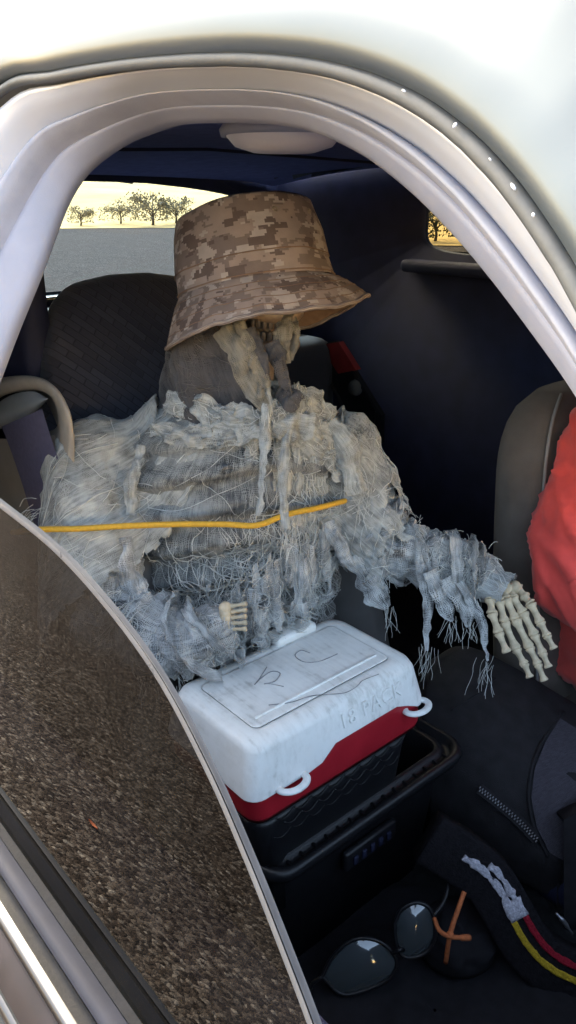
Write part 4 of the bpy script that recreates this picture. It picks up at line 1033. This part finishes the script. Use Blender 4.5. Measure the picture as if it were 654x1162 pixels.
for u in (.25, .45, .65, .85):
    v_, f_ = tube(np.array([brim_pt(a, u, .0004) for a in A_]), .0005, 4, False); mk('stitching', v_, f_, M['camo_under'], hat)
for h, r in ((.0255, .1058), (-.001, .1078)):
    v_, f_ = tube(np.array([dent(hring(r, h), .0075, 13, 1)(a) for a in A_]), .0008, 5, False); mk('band_seam', v_, f_, M['camo_under'], hat)
for aa in (-1.15, -.55):
    c = dent(hring(.0985, .075), .0075, 13, 1)(aa); d = nrm(hx_*math.cos(aa)+hy_*math.sin(aa)); t1 = np.cross(d, hat_up)
    v_, f_ = lathe([(.0015, .0002), (.0018, .0012), (.0030, .0014), (.0042, .0002), (.0040, -.001)], 16, c, np.array([t1, hat_up, d])); mk('eyelet', v_, f_, M['eyelet'], hat)

# ------------------------------------------------------------------ yellow elastic cord round the torso
cp = [P(15, 604, 1.07), P(40, 601, 1.02), P(90, 600, 1.00), P(140, 597, 1.0), P(200, 595, 1.005), P(255, 595, 1.0), P(292, 596, .998), P(325, 584, 1.02), P(358, 577, 1.05), P(385, 570, 1.10), P(398, 566, 1.18), P(375, 566, 1.33), P(300, 570, 1.38), P(170, 585, 1.34), P(60, 602, 1.22), P(15, 604, 1.07)]
co = mk('elastic_cord', *tube(catmull(np.array(cp), 160), .0040, 10, False), M['yellow'])
tag(co, 'yellow elastic cord stretched across the skeleton\'s chest', 'cord')

# ------------------------------------------------------------------ cooler on the crate
CX0, CX1, CY0, CY1 = -.742, -.553, .426, .738           # footprint of the lid
LZ, LB, RB = .800, .733, .694                           # lid top, lid bottom, bottom of the red band
cool = thing('drinks_cooler', ((CX0+CX1)/2, (CY0+CY1)/2, .50), 'small drinks cooler with white lid and red band set in the black crate', 'cooler')
def wn(o):
    m_ = o.modifiers.new('weighted', 'WEIGHTED_NORMAL'); m_.weight = 80; return o
def cpart(name, vf, m, parent=None, smooth=True, **k): return mk(name, vf[0], vf[1], M[m], parent or cool, smooth, **k)
def rrect(x0, x1, y0, y1, r, n=6):
    pts = []
    for cx, cy, a0 in ((x1-r, y1-r, 0), (x0+r, y1-r, 90), (x0+r, y0+r, 180), (x1-r, y0+r, 270)):
        for k in range(n+1):
            a = math.radians(a0+90*k/n); pts.append((cx+r*math.cos(a), cy+r*math.sin(a)))
    return pts
def rloft(spec, n=6):
    return np.array([[(x, y, z) for x, y in rrect(a, b, c, d, r, n)] for a, b, c, d, r, z in spec])
def dens(rows, k=4):                                     # denser along the perimeter so the skirt can step
    out = []
    for r_ in rows:
        q = np.vstack([r_, r_[:1]]); o = []
        for i in range(len(r_)):
            L = np.linalg.norm(q[i+1]-q[i]); m_ = 12 if L > .05 else 1
            for j in range(m_): o.append(lerp(q[i], q[i+1], j/m_))
        out.append(o)
    return np.array(out)
e = .0
lid_spec = [(CX0+.0, CX1-.0, CY0+.0, CY1-.0, .020, LB), (CX0+.001, CX1-.001, CY0+.001, CY1-.001, .020, LB+.010), (CX0+.010, CX1-.010, CY0+.010, CY1-.010, .022, LZ-.012), (CX0+.013, CX1-.015, CY0+.013, CY1-.013, .024, LZ-.004), (CX0+.021, CX1-.025, CY0+.021, CY1-.021, .022, LZ),
            (CX0+.030, CX1-.036, CY0+.034, CY1-.034, .012, LZ), (CX0+.033, CX1-.039, CY0+.037, CY1-.037, .010, LZ-.0022)]
lr = dens(rloft(lid_spec))
for j in range(lr.shape[1]):                             # front skirt is cut higher in the middle
    x, y, z = lr[0, j]
    if x > CX1-.004:
        u = (y-CY0)/(CY1-CY0); c_ = float(sstep(.34, .40, u)*(1-sstep(.84, .89, u))); lr[0, j, 2] += .021*c_; lr[1, j, 2] += .019*c_
v_, f_ = grid(lr, True, False, True); f_.pop(-2)      # open underneath
lid = wn(cpart('lid', (v_, f_), 'white_lid'))
in_spec = [(CX0+.0335, CX1-.0395, CY0+.0375, CY1-.0375, .010, LZ-.0012), (CX0+.0345, CX1-.0405, CY0+.0385, CY1-.0385, .009, LZ+.0002), (CX0+.037, CX1-.043, CY0+.041, CY1-.041, .008, LZ+.0008)]
wn(cpart('lid_panel', grid(rloft(in_spec), True, False, True), 'lid_scuff', lid))
cpart('lid_catch', rbox((CX0+.016, CY1-.10, LZ+.004), (.030, .075, .016), .006, 3), 'white_lid', lid)
for k, (cx, cy) in enumerate(((CX1-.055, .5*(CY0+CY1)),)):
    cpart('lid_rib', rbox((cx, cy, LZ+.0012), (.0035, CY1-CY0-.10, .0035), .0012, 2), 'white_lid', lid)
rr_spec = [(CX0+.008, CX1-.004, CY0+.008, CY1-.006, .020, RB), (CX0+.004, CX1-.001, CY0+.004, CY1-.003, .022, RB+.010), (CX0+.003, CX1-.0020, CY0+.003, CY1-.003, .022, LB), (CX0+.006, CX1-.0048, CY0+.006, CY1-.006, .022, LB+.021), (CX0+.016, CX1-.0140, CY0+.016, CY1-.015, .022, LB+.028)]
red = wn(cpart('red_band', grid(rloft(rr_spec), True, False, True), 'red_plastic'))
bb = [(CX0+.030, CX1-.026, CY0+.030, CY1-.028, .024, .50), (CX0+.018, CX1-.014, CY0+.018, CY1-.016, .024, RB-.03), (CX0+.013, CX1-.009, CY0+.013, CY1-.011, .022, RB+.002)]
body = wn(cpart('body', grid(rloft(bb), True, False, True), 'black_plastic'))
for row in range(5):                                     # raised scale pattern on the black body
    for k in range(8):
        y0 = CY0+.045+k*.029+(.0145 if row % 2 else 0); z0 = RB-.012-row*.017
        if y0+.028 > CY1-.03: continue
        fx = CX1-.009-.005*(RB-z0)/.03+.0005
        q = [(fx, y0+.028*u, z0-.008*math.sin(math.pi*u)) for u in np.linspace(0, 1, 9)]
        cpart('raised_scale', tube(q, .0012, 5), 'black_plastic', body)
for cy in (CY0+.060, CY1-.026):                          # carrying loops at the corners
    a = np.linspace(0, 2*math.pi, 33)
    q = np.array([(CX1+.002+.013*math.cos(t), cy+.020*math.sin(t), LB+.003) for t in a])
    v_, f_ = tube(q, .0050, 10, False, up=(0, 0, 1)); v_[:, 2] = LB+.003+(v_[:, 2]-LB-.003)*.7
    cpart('strap_loop', (v_, f_), 'white_lid', lid)
def text_mesh(txt, size, depth, origin, xa, ya, name, m, parent, squash=1.0):
    cu = bpy.data.curves.new('txt', 'FONT'); cu.body = txt; cu.size = size; cu.extrude = depth; cu.align_x = 'CENTER'; cu.align_y = 'CENTER'; cu.space_character = 1.15; cu.resolution_u = 3
    to = bpy.data.objects.new('txt', cu); COL.objects.link(to); dg_ = bpy.context.evaluated_depsgraph_get()
    me = bpy.data.meshes.new_from_object(to.evaluated_get(dg_)); v = np.array([x.co[:] for x in me.vertices]); f = [list(p.vertices) for p in me.polygons]
    bpy.data.objects.remove(to); bpy.data.curves.remove(cu); bpy.data.meshes.remove(me)
    xa = nrm(xa); ya = nrm(ya); na = np.cross(xa, ya)
    return mk(name, origin+v[:, :1]*xa+v[:, 1:2]*ya*squash+v[:, 2:]*na, f, M[m], parent, False)
sl_ = nrm([-.009, 0, .026]); fc = np.array([CX1-.0040, (CY0+CY1)/2+.045, .7755])
text_mesh('18 PACK', .027, .0016, fc, (0, 1, 0), sl_, 'embossed_lettering', 'white_lid', lid)
# marker scrawl R S on the lid
def scrawl(pts): return tube(catmull(np.array([PZ(px, py, LZ+.0012) for px, py in pts]), 40), .0007, 5)
cpart('marker_letter', scrawl([(303, 757), (294, 771), (289, 777), (296, 770), (308, 762), (318, 764), (312, 773), (300, 776), (307, 776), (322, 779)]), 'marker', lid)
cpart('marker_letter', scrawl([(352, 741), (342, 738), (335, 744), (345, 751), (360, 751), (372, 747), (383, 742)]), 'marker', lid)
cpart('lid_crack', tube(catmull(np.array([PZ(px, py, LZ+.0016) for px, py in [(305, 800), (330, 797), (352, 790), (372, 788), (392, 786), (405, 779), (412, 772), (430, 765)]]), 30), .0006, 4), 'marker', lid)

# ------------------------------------------------------------------ crate
KX0, KX1, KY0, KY1, KZ = -.80, -.553, .462, .835, .60
crate = thing('storage_crate', ((KX0+KX1)/2, (KY0+KY1)/2, .36), 'black plastic storage crate with a wide rim holding the cooler', 'crate')
spec = [(KX0+.035, KX1-.035, KY0+.035, KY1-.035, .02, .362), (KX0+.018, KX1-.018, KY0+.018, KY1-.018, .025, KZ-.03), (KX0+.016, KX1-.016, KY0+.016, KY1-.016, .025, KZ), (KX0+.024, KX1-.024, KY0+.024, KY1-.024, .022, KZ), (KX0+.026, KX1-.026, KY0+.026, KY1-.026, .022, KZ-.03), (KX0+.045, KX1-.045, KY0+.045, KY1-.045, .015, .374)]
kb = mk('body', *grid(rloft(spec), True, False, True), M['black_plastic'], crate)
spec = [(KX0+.015, KX1-.015, KY0+.015, KY1-.015, .025, KZ-.018), (KX0-.006, KX1+.006, KY0-.006, KY1+.006, .034, KZ-.016), (KX0-.010, KX1+.010, KY0-.010, KY1+.010, .036, KZ-.006), (KX0-.007, KX1+.007, KY0-.007, KY1+.007, .034, KZ+.004), (KX0+.002, KX1-.002, KY0+.002, KY1-.002, .03, KZ+.003), (KX0+.004, KX1-.004, KY0+.004, KY1-.004, .03, KZ-.006), (KX0+.015, KX1-.015, KY0+.015, KY1-.015, .025, KZ-.006), (KX0+.017, KX1-.017, KY0+.017, KY1-.017, .025, KZ+.003), (KX0+.024, KX1-.024, KY0+.024, KY1-.024, .022, KZ+.002)]
rim_ = mk('rim', *grid(rloft(spec), True, False, False), M['black_plastic'], crate)
for k in range(15):
    y = KY0+.03+k*(KY1-KY0-.06)/14
    mk('rim_web', *rbox((KX1-.0095, y, KZ-.0055), (.012, .004, .006), .001, 1), M['black_plastic'], rim_)
hp_ = mk('grip_plate', *rbox((KX1-.012, .645, KZ-.075), (.012, .105, .034), .005, 2), M['black_plastic'], kb)
for k in range(5): mk('grip_mark', *rbox((KX1-.0045, .61+k*.017, KZ-.075), (.004, .008, .014), .001, 1), M['dark_trim'], hp_)

# ------------------------------------------------------------------ black bag between the seats
bag = thing('black_bag', PZ(575, 900, .46)*[1, 1, 0]+[0, 0, .46], 'soft black bag with mesh pocket and zip, below the bony hand', 'bag')
net = [[(500, 748, 1.22), (532, 735, 1.22), (585, 758, 1.20), (635, 788, 1.18), (700, 825, 1.17)],
       [(482, 790, 1.16), (525, 795, 1.13), (575, 812, 1.11), (630, 838, 1.10), (705, 872, 1.10)],
       [(480, 848, 1.12), (520, 862, 1.085), (565, 880, 1.06), (620, 902, 1.05), (705, 940, 1.05)],
       [(486, 905, 1.12), (525, 924, 1.085), (566, 942, 1.06), (616, 965, 1.05), (700, 1005, 1.06)],
       [(494, 948, 1.15), (530, 966, 1.12), (572, 990, 1.10), (626, 1018, 1.09), (690, 1052, 1.10)]]
net = [[(x_, y_, t_+.11) for x_, y_, t_ in r_] for r_ in net]
N3 = np.array([[P(*p) for p in r_] for r_ in net])
A1 = np.array([catmull(r_, 30) for r_ in N3]); G = np.array([catmull(A1[:, j], 30) for j in range(30)]).transpose(1, 0, 2)
back_off = nrm(cFh*.75+np.array([0, 0, -.55]))*.13
for i in range(30):
    for j in range(30):
        G[i, j] += tow*(.004*nz(G[i, j], 16, 3, 5)+.0022*nz(G[i, j], 45, 2, 9))
per = [(0, j) for j in range(30)]+[(i, 29) for i in range(1, 30)]+[(29, j) for j in range(28, -1, -1)]+[(i, 0) for i in range(28, 0, -1)]
v1, f1 = grid(G); nb = len(v1); cen = G.mean((0, 1)); V = list(v1); Fq = list(f1)
prev = [i*30+j for i, j in per]
for k, (sh, dp) in enumerate(((1.02, .12), (1.03, .35), (1.02, .7), (.96, .95), (.80, 1.0))):
    cur_ = []
    for i, j in per:
        V.append(cen+(G[i, j]-cen)*sh+back_off*dp); cur_.append(len(V)-1)
    m_ = len(per)
    for q in range(m_): Fq.append([prev[q], cur_[q], cur_[(q+1) % m_], prev[(q+1) % m_]])
    prev = cur_
Fq.append(prev[::-1])
mk('body', np.array(V), Fq, M['bag_cloth'], bag)
def on_bag(px, py, off=.002):
    d = [abs(0)]
    best = None
    rel = G.reshape(-1, 3)-CAM; w = rel@cF; sx = CX+FPX*(rel@cR)/w; sy = CY-FPX*(rel@cU)/w
    i = np.argsort((sx-px)**2+(sy-py)**2)[:4]; wt = 1/(1+(sx[i]-px)**2+(sy[i]-py)**2); t = (w[i]*wt).sum()/wt.sum()
    return P(px, py, t-off)
pl = catmull(np.array([on_bag(*p, .001) for p in ((640, 808), (618, 838), (604, 870), (600, 905), (606, 938), (622, 972))]), 40)
mk('piping', *tube(pl, .0028, 6), M['bag_cloth'], bag)
pl2 = catmull(np.array([on_bag(*p, .001) for p in ((512, 806), (530, 795), (548, 783), (562, 770))]), 20); mk('piping', *tube(pl2, .0018, 6), M['bag_cloth'], bag)
le = [(636, 815), (619, 842), (607, 872), (603, 905), (609, 938), (624, 968)]
rowsm = np.array([[on_bag(*lerp(p, (706, p[1]+45), u), .0032) for u in np.linspace(0, 1, 8)] for p in le]); 
mk('mesh_pocket', rowsm.reshape(-1, 3), grid(rowsm)[1], M['black_mesh'], bag, True, guv(rowsm))
za = [on_bag(*p, .001) for p in ((543, 893), (565, 910), (588, 930), (608, 951))]; zp = catmull(np.array(za)-cF*.006, 46)
T_, N_, B_ = frames(zp, up=tow)
mk('zip_tape', *grid(np.array([zp-B_*.008+N_*.001, zp+N_*.0015, zp+B_*.008+N_*.001])), M['bag_cloth'], bag)
zt = [rbox(zp[i]+N_[i]*.002+B_[i]*.002*(1 if i % 2 else -1), (.0016, .0034, .0018), .0004, 1, ax=np.array([T_[i], B_[i], N_[i]])) for i in range(0, 46)]
mk('zip_teeth', *merge(zt), M['zip'], bag, False, kind='stuff')
zpull = P(640, 1040, 1.11); zq = catmull([P(631, 1036, 1.11), P(640, 1046, 1.108), P(650, 1060, 1.11)], 10)
mk('zip_pull', *tube(zq, [.002]*3+[.0035]*4+[.0018]*3, 6), M['zip'], bag)
fl = np.array([[P(640+u*60, 930+v*130-u*30, 1.12+.05*v-.01*math.sin(3*u)) for u in np.linspace(0, 1, 8)] for v in np.linspace(0, 1, 10)])
fl2 = np.array([p+cF*.03 for p in fl[::-1]]); mk('side_flap', *grid(np.concatenate([fl, fl2, fl[:1]])), M['bag_cloth'], bag)

# ------------------------------------------------------------------ folded black cloth on the floor, knit scarf, sunglasses, pouch with twine
def heap(name, cx, cy, z0, rx, ry, h, seed, m, n=26, k=40):
    rows = []
    for i in range(n):
        u = i/(n-1); r_ = []
        for j in range(k):
            a = 2*math.pi*j/k; q = math.cos(u*math.pi/2); p = np.array([cx+math.cos(a)*rx*q, cy+math.sin(a)*ry*q, z0+h*math.sin(u*math.pi/2)**.7])
            d = np.array([math.cos(a), math.sin(a), .6]); r_.append(p+d*(.012*nz(p, 14, 3, seed)+.008*(.4-abs(nz(p, 22, 2, seed+2))*1.5))*min(1, u*6))
        rows.append(r_)
    return mk(name, *grid(np.array(rows), True, False, True), M[m])
c_ = PZ(480, 1120, .40); fc_ = heap('folded_cloth', c_[0]+.02, c_[1], .361, .24, .20, .018, 3, 'black_cloth')
tag(fc_, 'crumpled black cloth spread on the car floor under the sunglasses', 'cloth')
sg = thing('sunglasses', PZ(425, 1085, .41), 'dark-lensed sunglasses lying on black cloth beside the crate', 'sunglasses')
def lens(pts, t_n, name='lens'):
    q = catmull(np.array([(*p, 0) for p in pts+pts[:1]], float), 37)[:-1, :2]; c = q.mean(0); rows = []
    for u in (1.0, .96, .75, .5, .25, .02):
        rows.append([P(*(c+(p-c)*u), 1.050-.010*(1-u*u)) for p in q])
    o = mk(name, *grid(np.array(rows), True, False, True), M['lens'], sg)
    rim = np.array([P(*p, 1.048) for p in q]); rim = np.vstack([rim, rim[:1]])
    mk('rim', *tube(rim, .0028, 6, False), M['black_plastic'], sg); return o
lens([(366, 1108), (378, 1085), (402, 1066), (430, 1068), (450, 1088), (444, 1108), (420, 1122), (388, 1128)], 0)
lens([(448, 1048), (456, 1032), (474, 1024), (490, 1034), (494, 1062), (482, 1082), (460, 1086), (450, 1072)], 0)
mk('bridge', *tube(catmull([P(446, 1082, 1.045), P(453, 1078, 1.037), P(458, 1078, 1.045)], 8), .0028, 6), M['black_plastic'], sg)
mk('temple', *tube(catmull([P(366, 1108, 1.048), P(352, 1122, 1.055), P(345, 1175, 1.07)], 12), .003, 6), M['black_plastic'], sg)
mk('temple', *tube(catmull([P(492, 1040, 1.048), P(505, 1020, 1.06), P(512, 985, 1.09)], 12), .003, 6), M['black_plastic'], sg)
pc = PZ(520, 1055, .41)
po = heap('drawstring_pouch', pc[0], pc[1], .385, .055, .06, .055, 12, 'black_cloth'); tag(po, 'small black drawstring pouch beneath the orange twine', 'pouch')
tw = thing('orange_twine', P(513, 1060, 1.03), 'knotted piece of orange twine on the black pouch', 'twine')
mk('strand', *tube(catmull([P(527, 1012, 1.03), P(520, 1032, 1.02), P(511, 1060, 1.012), P(506, 1092, 1.03)], 24), .0032, 8), M['orange'], tw)
mk('strand', *tube(catmull([P(493, 1042, 1.03), P(499, 1056, 1.015), P(512, 1063, 1.008), P(533, 1064, 1.02)], 24), [.0030]*20+[.0042]*4, 8), M['orange'], tw)
mk('knot', *sphere(P(511, 1061, 1.010), .0052, 10, 8), M['orange'], tw)
# knitted scarf with stripes
kn = thing('knit_scarf', PZ(600, 1090, .42), 'black knitted scarf with white, yellow and crimson stripes on the floor', 'scarf')
path = [(490, 950), (530, 975), (560, 1000), (582, 1035), (604, 1072), (632, 1098), (690, 1125)]
pc_ = catmull(np.array([(*p, 0) for p in path], float), 60)[:, :2]; tn = np.gradient(pc_, axis=0); tn /= np.linalg.norm(tn, axis=1, keepdims=True); pn_ = np.stack([tn[:, 1], -tn[:, 0]], 1)
def kpt(i, w, off): 
    q = pc_[i]+pn_[i]*w; base_t = 1.075; return P(q[0], q[1], base_t-.018*math.cos(np.clip(w/60, -1, 1)*1.5)-off)
def kband(i0, i1, w0, w1, off, m=8, wob=0, seed=0):
    front_ = [[kpt(i, lerp(w0, w1, u)+(wob*nz((i*.35, seed, u*3), 1, 2) if u in (0., 1.) else 0), off+.0012*math.sin(i*2.2+u*9)) for u in np.linspace(0, 1, m)] for i in range(i0, i1)]
    return np.array(front_)
def thickband(rows, th):
    n_, m_ = rows.shape[:2]; loop = np.concatenate([rows, rows[:, ::-1]+cF*th], 1); return grid(loop, True, False, True)
mk('knit_body', *thickband(kband(0, 60, -34, 24, 0.0, 16), .035), M['black_yarn'], kn)
mk('white_stripe', *thickband(kband(9, 32, -4, 4, .003, 6, 5, 1), .004), M['white_yarn'], kn)
mk('white_stripe', *thickband(kband(16, 33, 6, 13, .003, 6, 6, 2), .004), M['white_yarn'], kn)
mk('white_stripe', *thickband(kband(27, 33, -7, 15, .0035, 8, 3, 3), .004), M['white_yarn'], kn)
mk('yellow_stripe', *thickband(kband(32, 60, -8, -1, .003, 6, 1, 4), .004), M['yellow_yarn'], kn)
mk('crimson_stripe', *thickband(kband(32, 60, 7, 14, .003, 6, 1, 5), .004), M['red_yarn'], kn)

# ------------------------------------------------------------------ person in the driver's seat (only a sleeve and side show)
def skin_obj(name, joints, edges, m, parent, sub=2, root=0):
    me = bpy.data.meshes.new(name); pts = np.array([j[:3] for j in joints], float)
    me.from_pydata(pts.tolist(), edges, []); o = bpy.data.objects.new(name, me); link(o, parent, (0, 0, 0))
    md = o.modifiers.new('skin', 'SKIN'); md.use_smooth_shade = True
    for i, j in enumerate(joints):
        sv2 = me.skin_vertices[0].data[i]; r = j[3]; sv2.radius = (r, j[4] if len(j) > 4 else r); sv2.use_root = (i == root)
    ss = o.modifiers.new('sub', 'SUBSURF'); ss.levels = sub; ss.render_levels = sub
    dgp = bpy.context.evaluated_depsgraph_get(); me2 = bpy.data.meshes.new_from_object(o.evaluated_get(dgp))
    o.modifiers.clear(); o.data = me2; me2.materials.clear(); me2.materials.append(M[m]); me2.polygons.foreach_set('use_smooth', [True]*len(me2.polygons)); bpy.data.meshes.remove(me)
    return o
per_ = thing('person', (-.45, 1.28, .53), 'person in a red sweatshirt sitting in the taupe driver seat', 'person')
bx = 1.285
bodyj = [(-.47, bx, .58, .13), (-.50, bx, .78, .12), (-.50, bx, .98, .12), (-.48, bx, 1.10, .055), (-.46, bx, 1.17, .055), (-.45, bx, 1.26, .085), (-.44, bx, 1.34, .07),
         (-.50, 1.12, 1.05, .055), (-.54, 1.07, .80, .042), (-.30, 1.10, .74, .032), (-.22, 1.12, .76, .028), (-.50, 1.46, 1.05, .055), (-.52, 1.52, .80, .042), (-.28, 1.46, .78, .032), (-.20, 1.44, .79, .028),
         (-.30, 1.20, .56, .085), (-.02, 1.18, .60, .062), (.05, 1.18, .42, .045), (-.30, 1.38, .56, .085), (-.02, 1.40, .60, .062), (.05, 1.40, .42, .045)]
bodye = [(0, 1), (1, 2), (2, 3), (3, 4), (4, 5), (5, 6), (2, 7), (7, 8), (8, 9), (9, 10), (2, 11), (11, 12), (12, 13), (13, 14), (0, 15), (15, 16), (16, 17), (0, 18), (18, 19), (19, 20)]
bdy = skin_obj('body', bodyj, bodye, 'skin', per_)
shj = [(-.46, bx, .54, .235), (-.49, bx, .72, .185), (-.50, bx, .98, .155), (-.485, bx, 1.08, .075), (-.52, 1.13, 1.06, .088), (-.555, 1.095, .92, .076), (-.560, 1.085, .80, .074), (-.42, 1.09, .765, .058), (-.31, 1.10, .745, .048), (-.50, 1.45, 1.05, .080), (-.53, 1.52, .80, .066), (-.29, 1.46, .78, .048)]
she = [(0, 1), (1, 2), (2, 3), (2, 4), (4, 5), (5, 6), (6, 7), (7, 8), (2, 9), (9, 10), (10, 11)]
shirt = skin_obj('sweatshirt', shj, she, 'redcloth', per_, 4)
for v in shirt.data.vertices:                            # soft folds
    p = np.array(v.co[:]); nn_ = np.array(v.normal[:]); q_ = np.array([p[0]*1.1+p[2]*.5, p[1]*1.1, p[2]*1.2+p[0]*.7]); f_ = .005*nz(p, 7, 2, 4)+.013*max(-.3, 1-abs(nz(q_+.04*nzv(p, 6), 8, 1, 8))*6.0)*.8+.006*max(-.3, 1-abs(nz(q_, 17, 1, 3))*5.0)+.003*nz(q_, 26, 2, 9)
    v.co = p+nn_*f_
trj = [(-.47, bx, .56, .14), (-.30, 1.20, .56, .095), (-.02, 1.18, .60, .072), (.05, 1.18, .42, .055), (-.30, 1.38, .56, .095), (-.02, 1.40, .60, .072), (.05, 1.40, .42, .055)]
skin_obj('trousers', trj, [(0, 1), (1, 2), (2, 3), (0, 4), (4, 5), (5, 6)], 'trousers', per_)
hv, hf_ = sphere((-.475, bx, 1.30), .105, 24, 16, sc=(1, .85, 1.15)); hv = np.array([p+np.array([-.4, 0, -.6])*max(0, 1.28-p[2])*.8*(p[0] < -.46) for p in hv]); mk('hair', hv, hf_, M['hair'], per_)
lockp = [(-.53, 1.20, 1.30), (-.56, 1.12, 1.15), (-.52, 1.06, 1.02), (-.50, 1.05, .94)]
mk('hair_lock', *tube(catmull(lockp, 20), np.linspace(.04, .010, 20), 10), M['hair'], per_)

# a rust coloured leaf on the asphalt beside the car
def ground_reflect(px, py):
    p = onwin(px, py); d = nrm(p-CAM); slope = .22+.70*max(0, p[2]-.95); n_ = nrm([0, -1, slope]); r_ = d-2*np.dot(d, n_)*n_; return p+r_*(p[2]/-r_[2])
g_ = ground_reflect(105, 938)
lf_ = np.array([[g_+np.array([.030*u, .012*w_*math.cos(u*1.5), .006+.006*abs(w_)+.004*u*u]) for w_ in (-1, -.5, 0, .5, 1)] for u in np.linspace(-1, 1, 9)])
tag(mk('fallen_leaf', *grid(lf_), M['deadleaf']), 'small rust-orange fallen leaf on the asphalt, mirrored in the door glass', 'leaf')
